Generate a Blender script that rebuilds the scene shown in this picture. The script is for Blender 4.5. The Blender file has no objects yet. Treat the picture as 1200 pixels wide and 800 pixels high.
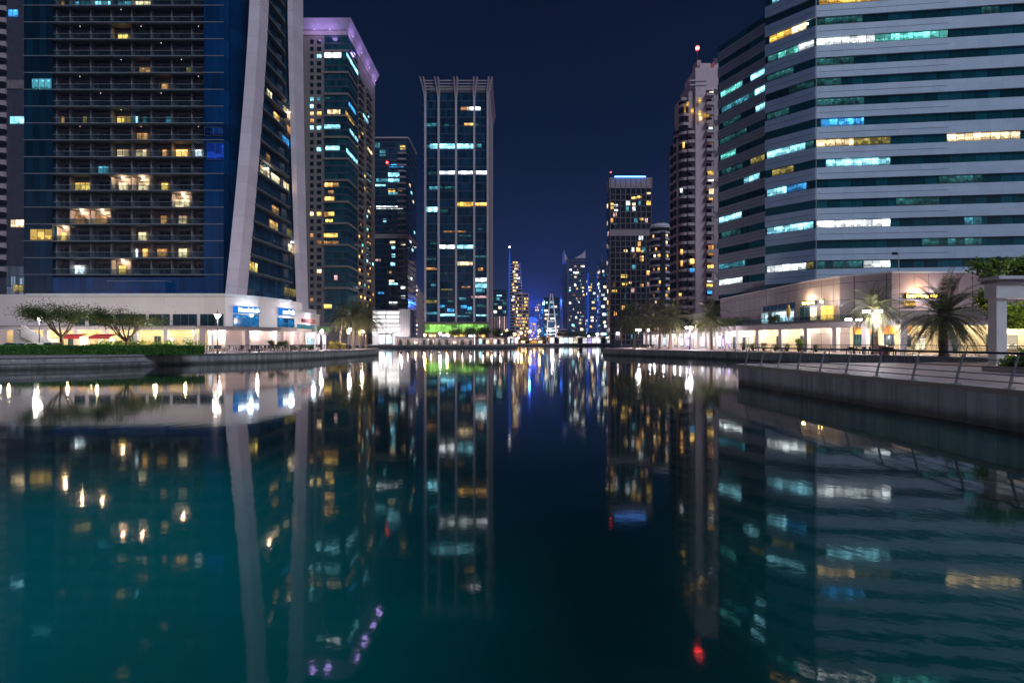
import bpy, math, random
import numpy as np
from mathutils import Vector
R = math.radians
scene = bpy.context.scene
COL = scene.collection
F, CZ, HY = 600.0, 2.95, 400.5          # focal length in photo pixels, eye height above the water, horizon row
def wx(px, Y): return (px - 600) / F * Y
def wz(py, Y): return CZ + (HY - py) / F * Y
rng = random.Random(7)

# ------------------------------------------------------------------ materials
def nodes_of(name):
    m = bpy.data.materials.new(name); m.use_nodes = True
    nt = m.node_tree; nt.nodes.clear()
    return m, nt, nt.nodes, nt.links
def N(nt, kind, **kw):
    n = nt.nodes.new(kind)
    for k, v in kw.items(): setattr(n, k, v)
    return n
def mth(nt, op, a, b=None, c=None):
    n = nt.nodes.new('ShaderNodeMath'); n.operation = op
    for i, v in enumerate((a, b, c)):
        if v is None: continue
        if isinstance(v, (int, float)): n.inputs[i].default_value = v
        else: nt.links.new(v, n.inputs[i])
    return n.outputs[0]
def surf(name, col, rough=.6, metal=0., spec=.5, var=.25, vscale=.6, bump=0., bscale=8., coat=0.):
    """plain surface: colour with large and small noise variation, roughness variation, bump"""
    m, nt, ns, L = nodes_of(name)
    out = N(nt, 'ShaderNodeOutputMaterial'); b = N(nt, 'ShaderNodeBsdfPrincipled')
    L.new(b.outputs[0], out.inputs[0])
    geo = N(nt, 'ShaderNodeNewGeometry')
    n1 = N(nt, 'ShaderNodeTexNoise'); n1.inputs['Scale'].default_value = vscale; n1.inputs['Detail'].default_value = 6
    L.new(geo.outputs['Position'], n1.inputs['Vector'])
    mr = N(nt, 'ShaderNodeMapRange'); mr.inputs[1].default_value = .3; mr.inputs[2].default_value = .7
    mr.inputs[3].default_value = 1 - var; mr.inputs[4].default_value = 1 + var
    L.new(n1.outputs[0], mr.inputs[0])
    mx = N(nt, 'ShaderNodeVectorMath', operation='SCALE'); mx.inputs[0].default_value = col[:3]
    L.new(mr.outputs[0], mx.inputs['Scale']); L.new(mx.outputs[0], b.inputs['Base Color'])
    b.inputs['Roughness'].default_value = rough; b.inputs['Metallic'].default_value = metal
    b.inputs['Specular IOR Level'].default_value = spec
    b.inputs['Coat Weight'].default_value = coat
    if bump:
        n2 = N(nt, 'ShaderNodeTexNoise'); n2.inputs['Scale'].default_value = bscale; n2.inputs['Detail'].default_value = 5
        L.new(geo.outputs['Position'], n2.inputs['Vector'])
        bp = N(nt, 'ShaderNodeBump'); bp.inputs['Strength'].default_value = bump; bp.inputs['Distance'].default_value = .05
        L.new(n2.outputs[0], bp.inputs['Height']); L.new(bp.outputs[0], b.inputs['Normal'])
    return m
def panel(name, col, d, w, h, z0=0., u0=0., joint=.03, rough=.5, metal=0., spec=.5, var=.12, dark=.35, cellvar=.1, zonly=False, streak=0.):
    """cladding or glazing with joints every w metres along direction d and every h metres of height"""
    m, nt, ns, L = nodes_of(name)
    out = N(nt, 'ShaderNodeOutputMaterial'); b = N(nt, 'ShaderNodeBsdfPrincipled')
    L.new(b.outputs[0], out.inputs[0])
    geo = N(nt, 'ShaderNodeNewGeometry')
    dot = N(nt, 'ShaderNodeVectorMath', operation='DOT_PRODUCT'); dot.inputs[1].default_value = (d[0], d[1], 0)
    L.new(geo.outputs['Position'], dot.inputs[0])
    sp = N(nt, 'ShaderNodeSeparateXYZ'); L.new(geo.outputs['Position'], sp.inputs[0])
    u = mth(nt, 'DIVIDE', mth(nt, 'SUBTRACT', dot.outputs['Value'], u0), w)
    v = mth(nt, 'DIVIDE', mth(nt, 'SUBTRACT', sp.outputs[2], z0), h)
    fu = mth(nt, 'FRACT', u); fv = mth(nt, 'FRACT', v)
    ju = mth(nt, 'LESS_THAN', fu, joint / w); jv = mth(nt, 'LESS_THAN', fv, joint / h)
    j = jv if zonly else mth(nt, 'MAXIMUM', ju, jv)
    cell = N(nt, 'ShaderNodeTexWhiteNoise', noise_dimensions='2D')
    cb = N(nt, 'ShaderNodeCombineXYZ'); L.new(mth(nt, 'FLOOR', u), cb.inputs[0]); L.new(mth(nt, 'FLOOR', v), cb.inputs[1])
    L.new(cb.outputs[0], cell.inputs['Vector'])
    n1 = N(nt, 'ShaderNodeTexNoise'); n1.inputs['Scale'].default_value = .35; n1.inputs['Detail'].default_value = 6
    L.new(geo.outputs['Position'], n1.inputs['Vector'])
    f = mth(nt, 'ADD', mth(nt, 'MULTIPLY', mth(nt, 'SUBTRACT', n1.outputs[0], .5), var * 3), 1.0)
    f = mth(nt, 'ADD', f, mth(nt, 'MULTIPLY', mth(nt, 'SUBTRACT', cell.outputs[0], .5), cellvar * 2))
    if streak:
        mp = N(nt, 'ShaderNodeMapping'); mp.inputs['Scale'].default_value = (2.5, 2.5, .12)
        L.new(geo.outputs['Position'], mp.inputs[0])
        n2 = N(nt, 'ShaderNodeTexNoise'); n2.inputs['Scale'].default_value = 1.; n2.inputs['Detail'].default_value = 4
        L.new(mp.outputs[0], n2.inputs['Vector'])
        f = mth(nt, 'ADD', f, mth(nt, 'MULTIPLY', mth(nt, 'SUBTRACT', n2.outputs[0], .5), streak * 2))
    f = mth(nt, 'MULTIPLY', f, mth(nt, 'SUBTRACT', 1.0, mth(nt, 'MULTIPLY', j, 1 - dark)))
    mx = N(nt, 'ShaderNodeVectorMath', operation='SCALE'); mx.inputs[0].default_value = col[:3]
    L.new(f, mx.inputs['Scale']); L.new(mx.outputs[0], b.inputs['Base Color'])
    L.new(mth(nt, 'ADD', mth(nt, 'MULTIPLY', cell.outputs[0], rough * .3), rough * .85), b.inputs['Roughness'])
    b.inputs['Metallic'].default_value = metal; b.inputs['Specular IOR Level'].default_value = spec
    # each panel sits at a very slightly different angle, which breaks up reflections
    bp = N(nt, 'ShaderNodeBump'); bp.inputs['Strength'].default_value = .25; bp.inputs['Distance'].default_value = .03
    L.new(mth(nt, 'SUBTRACT', 1.0, j), bp.inputs['Height']); L.new(bp.outputs[0], b.inputs['Normal'])
    return m
def lit(name, col, s, cw=1.4, low=.35, vary=.7):
    """a lit room behind glass: bays of different brightness, furniture and people silhouettes low down, blinds"""
    m, nt, ns, L = nodes_of(name)
    out = N(nt, 'ShaderNodeOutputMaterial'); e = N(nt, 'ShaderNodeEmission')
    gl = N(nt, 'ShaderNodeBsdfGlossy'); gl.inputs['Roughness'].default_value = .05; gl.inputs['Color'].default_value = (.06, .06, .07, 1)
    ad = N(nt, 'ShaderNodeAddShader'); L.new(e.outputs[0], ad.inputs[0]); L.new(gl.outputs[0], ad.inputs[1]); L.new(ad.outputs[0], out.inputs[0])
    tc = N(nt, 'ShaderNodeTexCoord'); oi = N(nt, 'ShaderNodeObjectInfo')
    sp = N(nt, 'ShaderNodeSeparateXYZ'); L.new(tc.outputs['Object'], sp.inputs[0])
    cx = mth(nt, 'FLOOR', mth(nt, 'DIVIDE', sp.outputs[0], cw))
    cb = N(nt, 'ShaderNodeCombineXYZ'); L.new(cx, cb.inputs[0]); L.new(mth(nt, 'MULTIPLY', oi.outputs['Random'], 91.7), cb.inputs[1])
    wn = N(nt, 'ShaderNodeTexWhiteNoise', noise_dimensions='2D'); L.new(cb.outputs[0], wn.inputs['Vector'])
    ofs = N(nt, 'ShaderNodeVectorMath', operation='ADD'); L.new(tc.outputs['Object'], ofs.inputs[0])
    c2 = N(nt, 'ShaderNodeCombineXYZ'); L.new(mth(nt, 'MULTIPLY', oi.outputs['Random'], 37.), c2.inputs[0]); L.new(c2.outputs[0], ofs.inputs[1])
    no = N(nt, 'ShaderNodeTexNoise'); no.inputs['Scale'].default_value = 1.3; no.inputs['Detail'].default_value = 2
    L.new(ofs.outputs[0], no.inputs['Vector'])
    # things standing inside: dark where the height is under a wandering line
    top = mth(nt, 'MULTIPLY', mth(nt, 'SUBTRACT', no.outputs[0], .28), 2.2)
    sil = mth(nt, 'LESS_THAN', sp.outputs[2], top)
    f = mth(nt, 'SUBTRACT', 1., mth(nt, 'MULTIPLY', wn.outputs[0], vary))
    f = mth(nt, 'MULTIPLY', f, mth(nt, 'SUBTRACT', 1., mth(nt, 'MULTIPLY', sil, 1 - low)))
    # blinds drawn to different heights and rows of ceiling lights
    sg = N(nt, 'ShaderNodeSeparateXYZ'); L.new(tc.outputs['Generated'], sg.inputs[0])
    cb2 = N(nt, 'ShaderNodeCombineXYZ'); L.new(cx, cb2.inputs[0]); L.new(mth(nt, 'MULTIPLY', oi.outputs['Random'], 53.3), cb2.inputs[1])
    w2 = N(nt, 'ShaderNodeTexWhiteNoise', noise_dimensions='2D'); L.new(cb2.outputs[0], w2.inputs['Vector'])
    bl = mth(nt, 'GREATER_THAN', sg.outputs[2], mth(nt, 'SUBTRACT', 1.05, mth(nt, 'MULTIPLY', mth(nt, 'POWER', w2.outputs[0], 2.5), .9)))
    f = mth(nt, 'MULTIPLY', f, mth(nt, 'SUBTRACT', 1., mth(nt, 'MULTIPLY', bl, .6)))
    ce = mth(nt, 'MULTIPLY', mth(nt, 'LESS_THAN', mth(nt, 'ABSOLUTE', mth(nt, 'SUBTRACT', sg.outputs[2], .80)), .07), mth(nt, 'LESS_THAN', mth(nt, 'FRACT', mth(nt, 'ADD', mth(nt, 'DIVIDE', sp.outputs[0], cw * .8), mth(nt, 'MULTIPLY', oi.outputs['Random'], 7.))), .45))
    f = mth(nt, 'MULTIPLY', f, mth(nt, 'ADD', .85, mth(nt, 'MULTIPLY', ce, mth(nt, 'MULTIPLY', mth(nt, 'SUBTRACT', 1., bl), 1.3))))
    f = mth(nt, 'MULTIPLY', f, mth(nt, 'ADD', .75, mth(nt, 'MULTIPLY', oi.outputs['Random'], .5)))
    f = mth(nt, 'MULTIPLY', f, s * 1.35)
    L.new(f, e.inputs['Strength']); e.inputs['Color'].default_value = (*col, 1)
    return m
def glow(name, col, s):
    m, nt, ns, L = nodes_of(name)
    out = N(nt, 'ShaderNodeOutputMaterial'); e = N(nt, 'ShaderNodeEmission'); L.new(e.outputs[0], out.inputs[0])
    e.inputs['Color'].default_value = (*col, 1); e.inputs['Strength'].default_value = s
    return m
def leafmat(name, col, var=.5, sub=.15):
    m, nt, ns, L = nodes_of(name)
    out = N(nt, 'ShaderNodeOutputMaterial'); b = N(nt, 'ShaderNodeBsdfPrincipled'); t = N(nt, 'ShaderNodeBsdfTranslucent')
    mix = N(nt, 'ShaderNodeMixShader'); mix.inputs[0].default_value = .3
    L.new(b.outputs[0], mix.inputs[1]); L.new(t.outputs[0], mix.inputs[2]); L.new(mix.outputs[0], out.inputs[0])
    geo = N(nt, 'ShaderNodeNewGeometry')
    mr = N(nt, 'ShaderNodeMapRange'); mr.inputs[3].default_value = 1 - var; mr.inputs[4].default_value = 1 + var
    L.new(geo.outputs['Random Per Island'], mr.inputs[0])
    mx = N(nt, 'ShaderNodeVectorMath', operation='SCALE'); mx.inputs[0].default_value = col
    L.new(mr.outputs[0], mx.inputs['Scale']); L.new(mx.outputs[0], b.inputs['Base Color']); L.new(mx.outputs[0], t.inputs['Color'])
    b.inputs['Roughness'].default_value = .5
    return m

# ------------------------------------------------------------------ geometry helpers
class FR:
    """a vertical wall plane: u runs from p0 to p1 (left to right seen from outside), v outwards"""
    def __init__(s, p0, p1):
        s.o = p0; dx, dy = p1[0]-p0[0], p1[1]-p0[1]; s.L = math.hypot(dx, dy)
        s.u = (dx/s.L, dy/s.L); s.n = (s.u[1], -s.u[0])
    def P(s, u, v, z): return (s.o[0]+u*s.u[0]+v*s.n[0], s.o[1]+u*s.u[1]+v*s.n[1], z)
    def hit(s, px, py):
        k = (px-600)/F
        u = (k*s.o[1]-s.o[0])/(s.u[0]-k*s.u[1]); Y = s.o[1]+u*s.u[1]
        return u, wz(py, Y)
class MB:
    def __init__(s): s.v=[]; s.f=[]; s.mi=[]; s.mats=[]
    def m(s, mat):
        if mat not in s.mats: s.mats.append(mat)
        return s.mats.index(mat)
    def poly(s, pts, mat):
        b=len(s.v); s.v+= [tuple(p) for p in pts]; s.f.append(tuple(range(b,b+len(pts)))); s.mi.append(s.m(mat))
    def hexa(s, p, mat):
        b=len(s.v); s.v+=[tuple(q) for q in p]; k=s.m(mat)
        for q in ((0,3,2,1),(4,5,6,7),(0,1,5,4),(1,2,6,5),(2,3,7,6),(3,0,4,7)):
            s.f.append(tuple(b+i for i in q)); s.mi.append(k)
    def box(s,x0,x1,y0,y1,z0,z1,mat):
        s.hexa([(x0,y0,z0),(x1,y0,z0),(x1,y1,z0),(x0,y1,z0),(x0,y0,z1),(x1,y0,z1),(x1,y1,z1),(x0,y1,z1)],mat)
    def fbox(s,fr,u0,u1,v0,v1,z0,z1,mat):
        # v1 outward, v0 inward
        P=fr.P
        s.hexa([P(u0,v1,z0),P(u1,v1,z0),P(u1,v0,z0),P(u0,v0,z0),P(u0,v1,z1),P(u1,v1,z1),P(u1,v0,z1),P(u0,v0,z1)],mat)
    def prism(s,poly,z0,z1,mat,caps=True):
        n=len(poly); b=len(s.v); k=s.m(mat)
        s.v+=[(x,y,z0) for x,y in poly]+[(x,y,z1) for x,y in poly]
        for i in range(n):
            j=(i+1)%n; s.f.append((b+i,b+j,b+n+j,b+n+i)); s.mi.append(k)
        if caps:
            s.f.append(tuple(b+n+i for i in range(n))); s.mi.append(k)
            s.f.append(tuple(b+i for i in reversed(range(n)))); s.mi.append(k)
    def tube(s,pts,rad,mat,n=8,caps=True):
        k=s.m(mat); b=len(s.v); pts=[Vector(p) for p in pts]
        for i,p in enumerate(pts):
            t=(pts[min(i+1,len(pts)-1)]-pts[max(i-1,0)]).normalized()
            a=Vector((0,0,1)) if abs(t.z)<.9 else Vector((1,0,0))
            e1=t.cross(a).normalized(); e2=t.cross(e1)
            r=rad[i] if isinstance(rad,(list,tuple)) else rad
            for q in range(n):
                an=2*math.pi*q/n; s.v.append(tuple(p+e1*math.cos(an)*r+e2*math.sin(an)*r))
        for i in range(len(pts)-1):
            for q in range(n):
                w=(q+1)%n; s.f.append((b+i*n+q,b+i*n+w,b+(i+1)*n+w,b+(i+1)*n+q)); s.mi.append(k)
        if caps:
            s.f.append(tuple(b+q for q in reversed(range(n)))); s.mi.append(k)
            e=b+(len(pts)-1)*n; s.f.append(tuple(e+q for q in range(n))); s.mi.append(k)
    def lathe(s,c,prof,mat,n=14):
        k=s.m(mat); b=len(s.v)
        for r,z in prof:
            for q in range(n):
                an=2*math.pi*q/n; s.v.append((c[0]+r*math.cos(an),c[1]+r*math.sin(an),c[2]+z))
        for i in range(len(prof)-1):
            for q in range(n):
                w=(q+1)%n; s.f.append((b+i*n+q,b+i*n+w,b+(i+1)*n+w,b+(i+1)*n+q)); s.mi.append(k)
    def ball(s,c,r,mat,n=10,sz=1.):
        s.lathe(c,[(r*math.sin(math.pi*i/8)+1e-4,-r*sz*math.cos(math.pi*i/8)) for i in range(9)],mat,n)
    def leaves(s,P,D,Nn,size,mat,asp=.5):
        """arrays of leaf centres, directions, normals -> one diamond-ish quad each"""
        k=s.m(mat); b=len(s.v)
        D=D/np.linalg.norm(D,axis=1,keepdims=True); W=np.cross(D,Nn); W/= (np.linalg.norm(W,axis=1,keepdims=True)+1e-9)
        sz=np.asarray(size).reshape(-1,1)
        A=P-D*sz*.5; B=P+W*sz*asp*.5; C=P+D*sz*.5; E=P-W*sz*asp*.5
        V=np.stack([A,B,C,E],1).reshape(-1,3)
        s.v+= [tuple(x) for x in V.tolist()]
        s.f+= [(b+4*i,b+4*i+1,b+4*i+2,b+4*i+3) for i in range(len(P))]; s.mi+=[k]*len(P)
    def mesh(s,name,origin=(0,0,0)):
        me=bpy.data.meshes.new(name)
        o=origin
        me.from_pydata([(x-o[0],y-o[1],z-o[2]) for x,y,z in s.v],[],s.f)
        for m in s.mats: me.materials.append(m)
        me.polygons.foreach_set('material_index',s.mi); me.update()
        return me
    def build(s,name,parent=None,smooth=False,origin=None):
        og = origin or (WL[parent.name] if parent else (0,0,0))
        me=s.mesh(name,og)
        if smooth:
            me.polygons.foreach_set('use_smooth',[True]*len(me.polygons))
        return place(name,me,og,parent)
WL={}
def place(name,data,loc,parent=None,rz=0.):
    o=bpy.data.objects.new(name,data); COL.objects.link(o)
    WL[o.name]=tuple(loc)
    if parent is not None:
        pl=WL[parent.name]; o.parent=parent; o.location=(loc[0]-pl[0],loc[1]-pl[1],loc[2]-pl[2])
    else: o.location=loc
    o.rotation_euler=(0,0,rz)
    return o
def tag(o,label,cat,group=None,kind=None):
    if label: o['label']=label
    if cat: o['category']=cat
    if group: o['group']=group
    if kind: o['kind']=kind
    return o
def thing(name,label,cat,loc=(0,0,0),group=None): return tag(place(name,None,loc),label,cat,group)
def struct(name,mb): 
    o=mb.build(name); o['kind']='structure'; return o
def dup(root,loc,label=None,rz=0.,sc=1.,group=None):
    r=root.copy(); COL.objects.link(r); r.location=loc; r.rotation_euler=(0,0,rz); r.scale=(sc,sc,sc)
    WL[r.name]=tuple(loc)
    if label: r['label']=label
    if group: r['group']=group
    for ch in list(root.children):
        c=ch.copy(); COL.objects.link(c); c.parent=r
        for g in list(ch.children):
            d=g.copy(); COL.objects.link(d); d.parent=c
    return r
_pane={}
FRAMEM=None
def pane(parent,fr,u0,u1,z0,z1,mat,name='lit_window',v=.05,mull=None,label=None,fm=None):
    """one window: a pane of glass in its frame with mullions, its own object"""
    w,h=round(u1-u0,2),round(z1-z0,2)
    key=(w,h,mat.name,mull,name,fm.name if fm else '')
    if key not in _pane:
        mb=MB(); mb.box(0,w,-.04,.06,0,h,mat)
        if mull:
            f=fm or FRAMEM; t=.07
            k=max(1,round(w/mull))
            for i in range(k+1):
                x=w*i/k; mb.box(max(0,x-t/2),min(w,x+t/2),-.09,-.043,0,h,f)
            mb.box(0,w,-.10,-.041,0,t,f); mb.box(0,w,-.10,-.041,h-t,h,f)
        _pane[key]=mb.mesh(name)
    p=fr.P(u0,v,z0)
    o=place(name,_pane[key],p,parent,math.atan2(fr.u[1],fr.u[0]))
    if label: o['label']=label
    return o
def litpx(parent,fr,px0,py0,px1,py1,mat,mull=None,v=.05,name='lit_window',label=None):
    pm=(px0+px1)/2
    u0,_=fr.hit(px0,py0); u1,_=fr.hit(px1,py0); _,za=fr.hit(pm,py0); _,zb=fr.hit(pm,py1)
    return pane(parent,fr,min(u0,u1),max(u0,u1),min(za,zb),max(za,zb),mat,name,v,mull,label)
def point(loc,col,power,r=.12):
    l=bpy.data.lights.new('lamp_light','POINT'); l.color=col; l.energy=power; l.shadow_soft_size=r
    o=bpy.data.objects.new('lamp_light',l); COL.objects.link(o); o.location=loc
    return o
def offset(poly,d):
    """shift a polyline towards its inner side (behind the faces seen from the water)"""
    out=[]
    for i,p in enumerate(poly):
        ns=[]
        if i>0: ns.append(FR(poly[i-1],p).n)
        if i<len(poly)-1: ns.append(FR(p,poly[i+1]).n)
        nx=sum(n[0] for n in ns)/len(ns); ny=sum(n[1] for n in ns)/len(ns); l=nx*nx+ny*ny
        out.append((p[0]-nx/l*d,p[1]-ny/l*d))
    return out
def strip(mb,poly,v0,v1,z0,z1,mat):
    """solid band that follows a polyline, from v0 behind to v1 in front of it, mitred at the corners"""
    a=offset(poly,-v1); b=offset(poly,-v0)
    for i in range(len(poly)-1):
        mb.hexa([(*a[i],z0),(*a[i+1],z0),(*b[i+1],z0),(*b[i],z0),(*a[i],z1),(*a[i+1],z1),(*b[i+1],z1),(*b[i],z1)],mat)

def clearglass(name,tint,k):
    m,nt,ns,L=nodes_of(name); out=N(nt,'ShaderNodeOutputMaterial'); t=N(nt,'ShaderNodeBsdfTransparent'); b=N(nt,'ShaderNodeBsdfPrincipled'); mx=N(nt,'ShaderNodeMixShader')
    t.inputs[0].default_value=(*tint,1); b.inputs['Base Color'].default_value=(.05,.07,.08,1); b.inputs['Roughness'].default_value=.05
    mx.inputs[0].default_value=k; L.new(t.outputs[0],mx.inputs[1]); L.new(b.outputs[0],mx.inputs[2]); L.new(mx.outputs[0],out.inputs[0]); return m
# ------------------------------------------------------------------ palette
FRAMEM = surf('window_frame_grey',(.12,.12,.13),.5)
M_dark = surf('dark_metal',(.03,.03,.035),.45,.6)
M_steel= surf('brushed_steel',(.32,.33,.35),.4,.8)
M_white= surf('white_paint',(.72,.70,.70),.55,var=.08)
M_lav  = surf('pale_render',(.62,.58,.62),.6,var=.1)
M_pink = surf('pink_stone',(.42,.33,.34),.6,var=.15)
M_beige= surf('beige_render',(.22,.17,.15),.7,var=.15)
M_grey = surf('grey_concrete',(.26,.25,.26),.75,var=.2,bump=.2)
M_slab = surf('slab_edge',(.07,.075,.085),.6,var=.2)
M_line = surf('slab_line',(.30,.31,.34),.45,var=.1)
M_cream= surf('cream_render',(.74,.62,.44),.7,var=.1)
M_soff = surf('soffit',(.68,.64,.60),.7,var=.08)
M_red  = surf('red_canvas',(.45,.02,.03),.8)
M_orange=surf('orange_blind',(.75,.25,.02),.7)
M_bark = surf('bark',(.13,.09,.065),.9,var=.4,vscale=4,bump=.6,bscale=12)
M_palmbark = surf('palm_bark',(.22,.16,.12),.9,var=.4,vscale=5,bump=.8,bscale=10)
M_palm = leafmat('palm_leaf',(.125,.125,.055),.5)
M_leafd= leafmat('dark_leaf',(.075,.115,.025),.55)
M_leafy= leafmat('yellow_green_leaf',(.20,.30,.03),.5)
M_hedge= leafmat('hedge_leaf',(.085,.22,.02),.5)
M_gold = leafmat('yellow_leaf',(.45,.33,.03),.4)
W_warm = lit('window_warm',(1,.52,.15),1.6); W_warmd=lit('window_warm_dim',(1,.48,.16),.55); W_ww=lit('window_warm_white',(1,.74,.40),2.0)
W_yel  = lit('window_yellow',(1,.64,.14),1.7); W_white=lit('window_white',(.86,.96,1),2.6); W_cyan=lit('window_cyan',(.30,.82,1),2.2)
W_teal = lit('window_teal',(.18,.85,.75),1.3); W_blue=lit('window_blue',(.06,.42,1),1.2); W_cyand=lit('window_cyan_dim',(.12,.55,.72),.5)
W_teald= lit('window_teal_dim',(.08,.40,.42),.22); W_olive=lit('window_olive_dim',(.55,.45,.12),.4); W_gold=lit('window_gold',(1,.58,.10),1.5)
W_shop = lit('shop_white',(.93,.94,1),1.5,cw=2.2,low=.25,vary=.55); W_shopw=lit('shop_warm',(1,.84,.58),1.4,cw=2.0,low=.3,vary=.4)
W_shopc= lit('shop_cool',(.55,.85,1),1.2,cw=1.6,low=.3,vary=.5); W_shopp=lit('shop_purple',(.62,.48,1),1.5,cw=1.6,low=.3,vary=.5)
G_white= glow('lamp_white',(1,.95,.92),14); G_warm=glow('lamp_warm',(1,.80,.52),12); G_sod=glow('lamp_sodium',(1,.50,.10),14)
G_red  = glow('lamp_red',(1,.03,.03),25); G_blue=glow('lamp_blue',(.10,.30,1),6); G_sign=glow('sign_white',(.80,.94,1),5)
G_signb= glow('sign_blue',(.01,.18,.70),.8); G_gold=glow('sign_gold',(1,.60,.09),11); G_green=lit('green_panel',(.34,.80,.14),1.0,cw=2.6,low=.55,vary=.8)
G_viol = glow('lamp_violet',(.55,.42,1),1.2)
GD='glass'
M_glassdark=panel('glass_dark',(.006,.014,.024),(1,0),1.5,3.3,rough=.06,spec=.6,dark=1.6,joint=.08,cellvar=.5)
M_door = panel('door_glass',(.03,.06,.065),(1,0),1.1,1.1,rough=.1,joint=.07,dark=.2)

SUN_E,SKY_S,EXPO=1.2,.66,.5
SUN_DIR=(.46,-.58,.78)          # towards the glow of the city behind the camera
CITY_S=.30
HAZE=.00024
BLUE_W=330000

# ================================================================== SETTING: water, ground, quays
def water():
    m, nt, ns, L = nodes_of('canal_water')
    out = N(nt,'ShaderNodeOutputMaterial'); b = N(nt,'ShaderNodeBsdfPrincipled'); L.new(b.outputs[0],out.inputs[0])
    b.inputs['Base Color'].default_value=(.0,.075,.088,1); b.inputs['IOR'].default_value=1.33
    geo=N(nt,'ShaderNodeNewGeometry')
    n0=N(nt,'ShaderNodeTexNoise'); n0.inputs['Scale'].default_value=.03; n0.inputs['Detail'].default_value=4; n0.inputs['Distortion'].default_value=.6
    L.new(geo.outputs['Position'],n0.inputs['Vector'])
    # teal glow and dark centre of the water are painted into the base colour
    def teal_patch(cx,cy,r):
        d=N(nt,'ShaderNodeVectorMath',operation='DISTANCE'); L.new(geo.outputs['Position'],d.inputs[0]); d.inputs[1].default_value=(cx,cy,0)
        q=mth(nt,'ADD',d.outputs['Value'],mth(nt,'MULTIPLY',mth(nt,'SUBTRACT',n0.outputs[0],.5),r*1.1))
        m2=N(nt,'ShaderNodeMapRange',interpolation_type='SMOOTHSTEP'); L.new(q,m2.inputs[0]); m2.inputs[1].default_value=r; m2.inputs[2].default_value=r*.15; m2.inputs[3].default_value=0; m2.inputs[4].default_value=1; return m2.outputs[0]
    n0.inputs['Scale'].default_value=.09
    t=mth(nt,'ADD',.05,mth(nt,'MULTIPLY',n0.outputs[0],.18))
    for cx,cy,r,k in ((-8,5.5,10,1.25),(6.5,5,6,.5),(-26,30,18,.15),(15,16,8,.2)): t=mth(nt,'ADD',t,mth(nt,'MULTIPLY',teal_patch(cx,cy,r),k))
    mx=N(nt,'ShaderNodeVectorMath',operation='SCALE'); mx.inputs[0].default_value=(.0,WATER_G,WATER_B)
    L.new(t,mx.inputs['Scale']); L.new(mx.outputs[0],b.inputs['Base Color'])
    mr2=N(nt,'ShaderNodeMapRange'); mr2.inputs[1].default_value=.3; mr2.inputs[2].default_value=.7; mr2.inputs[3].default_value=.02; mr2.inputs[4].default_value=.085
    L.new(n0.outputs[0],mr2.inputs[0]); L.new(mr2.outputs[0],b.inputs['Roughness'])
    h=None
    for sc,am in ((.7,.0034),(2.2,.0019),(6.,.0008)):
        n=N(nt,'ShaderNodeTexNoise'); n.inputs['Scale'].default_value=sc; n.inputs['Detail'].default_value=3
        L.new(geo.outputs['Position'],n.inputs['Vector'])
        t=mth(nt,'MULTIPLY',n.outputs[0],am); h=t if h is None else mth(nt,'ADD',h,t)
    bp=N(nt,'ShaderNodeBump'); bp.inputs['Strength'].default_value=.55; bp.inputs['Distance'].default_value=1.
    L.new(h,bp.inputs['Height']); L.new(bp.outputs[0],b.inputs['Normal'])
    return m
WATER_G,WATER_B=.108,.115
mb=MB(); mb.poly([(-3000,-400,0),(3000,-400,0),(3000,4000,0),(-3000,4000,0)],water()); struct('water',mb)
M_pave=panel('paving_pink',(.33,.27,.27),(1,0),.9,1e5,rough=.55,joint=.02,dark=.6,cellvar=.12)
def paving(name,col,s):
    m,nt,ns,L=nodes_of(name); out=N(nt,'ShaderNodeOutputMaterial'); b=N(nt,'ShaderNodeBsdfPrincipled'); L.new(b.outputs[0],out.inputs[0])
    geo=N(nt,'ShaderNodeNewGeometry'); br=N(nt,'ShaderNodeTexBrick'); br.inputs['Scale'].default_value=1.
    br.inputs['Brick Width'].default_value=s; br.inputs['Row Height'].default_value=s*.6; br.inputs['Mortar Size'].default_value=.012
    br.inputs['Color1'].default_value=(*col,1); br.inputs['Color2'].default_value=(*[c*.75 for c in col],1); br.inputs['Mortar'].default_value=(*[c*.45 for c in col],1)
    L.new(geo.outputs['Position'],br.inputs['Vector'])
    n=N(nt,'ShaderNodeTexNoise'); n.inputs['Scale'].default_value=.5; n.inputs['Detail'].default_value=6; L.new(geo.outputs['Position'],n.inputs['Vector'])
    mx=N(nt,'ShaderNodeVectorMath',operation='SCALE'); L.new(br.outputs[0],mx.inputs[0]); L.new(mth(nt,'ADD',.55,mth(nt,'MULTIPLY',n.outputs[0],.9)),mx.inputs['Scale'])
    L.new(mx.outputs[0],b.inputs['Base Color']); b.inputs['Roughness'].default_value=.5
    return m
M_ground=paving('promenade_paving',(.44,.31,.34),.9)
GZ=1.35
Lq=[(-140,50),(-54,53.2),(-47,58),(-43,64),(-41.3,67.5),(-37.5,71.5),(-33.6,77.5),(-31.4,88),(-30,98),(-29,108),(-29.4,113),(-31.5,117),(-37,121),(-60,128),(-400,150)]
Fq=[(-400,215),(-57,221),(-3,223),(2,238),(4,318),(36,323),(62,326),(110,335)]
SPIT=[(16.5,-12),(16.4,17),(15.6,35.3),(16.2,36.2),(24,37.6),(42,39.2)]
Rq=[(42,39.2),(46.6,43),(47,47),(45.2,54),(42,61),(35.8,75),(33.8,82),(29,94),(22.6,106),(20.6,109.5),(19.9,112),(20.4,114.5),(23.5,119),(45,168),(62,250),(110,335)]
mb=MB()
mb.poly([(x,y,GZ) for x,y in Lq]+[(-3000,150,GZ),(-3000,50,GZ)],M_ground)
mb.poly([(x,y,GZ) for x,y in Fq]+[(3000,335,GZ),(3000,4000,GZ),(-3000,4000,GZ),(-3000,215,GZ)],M_ground)
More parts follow.
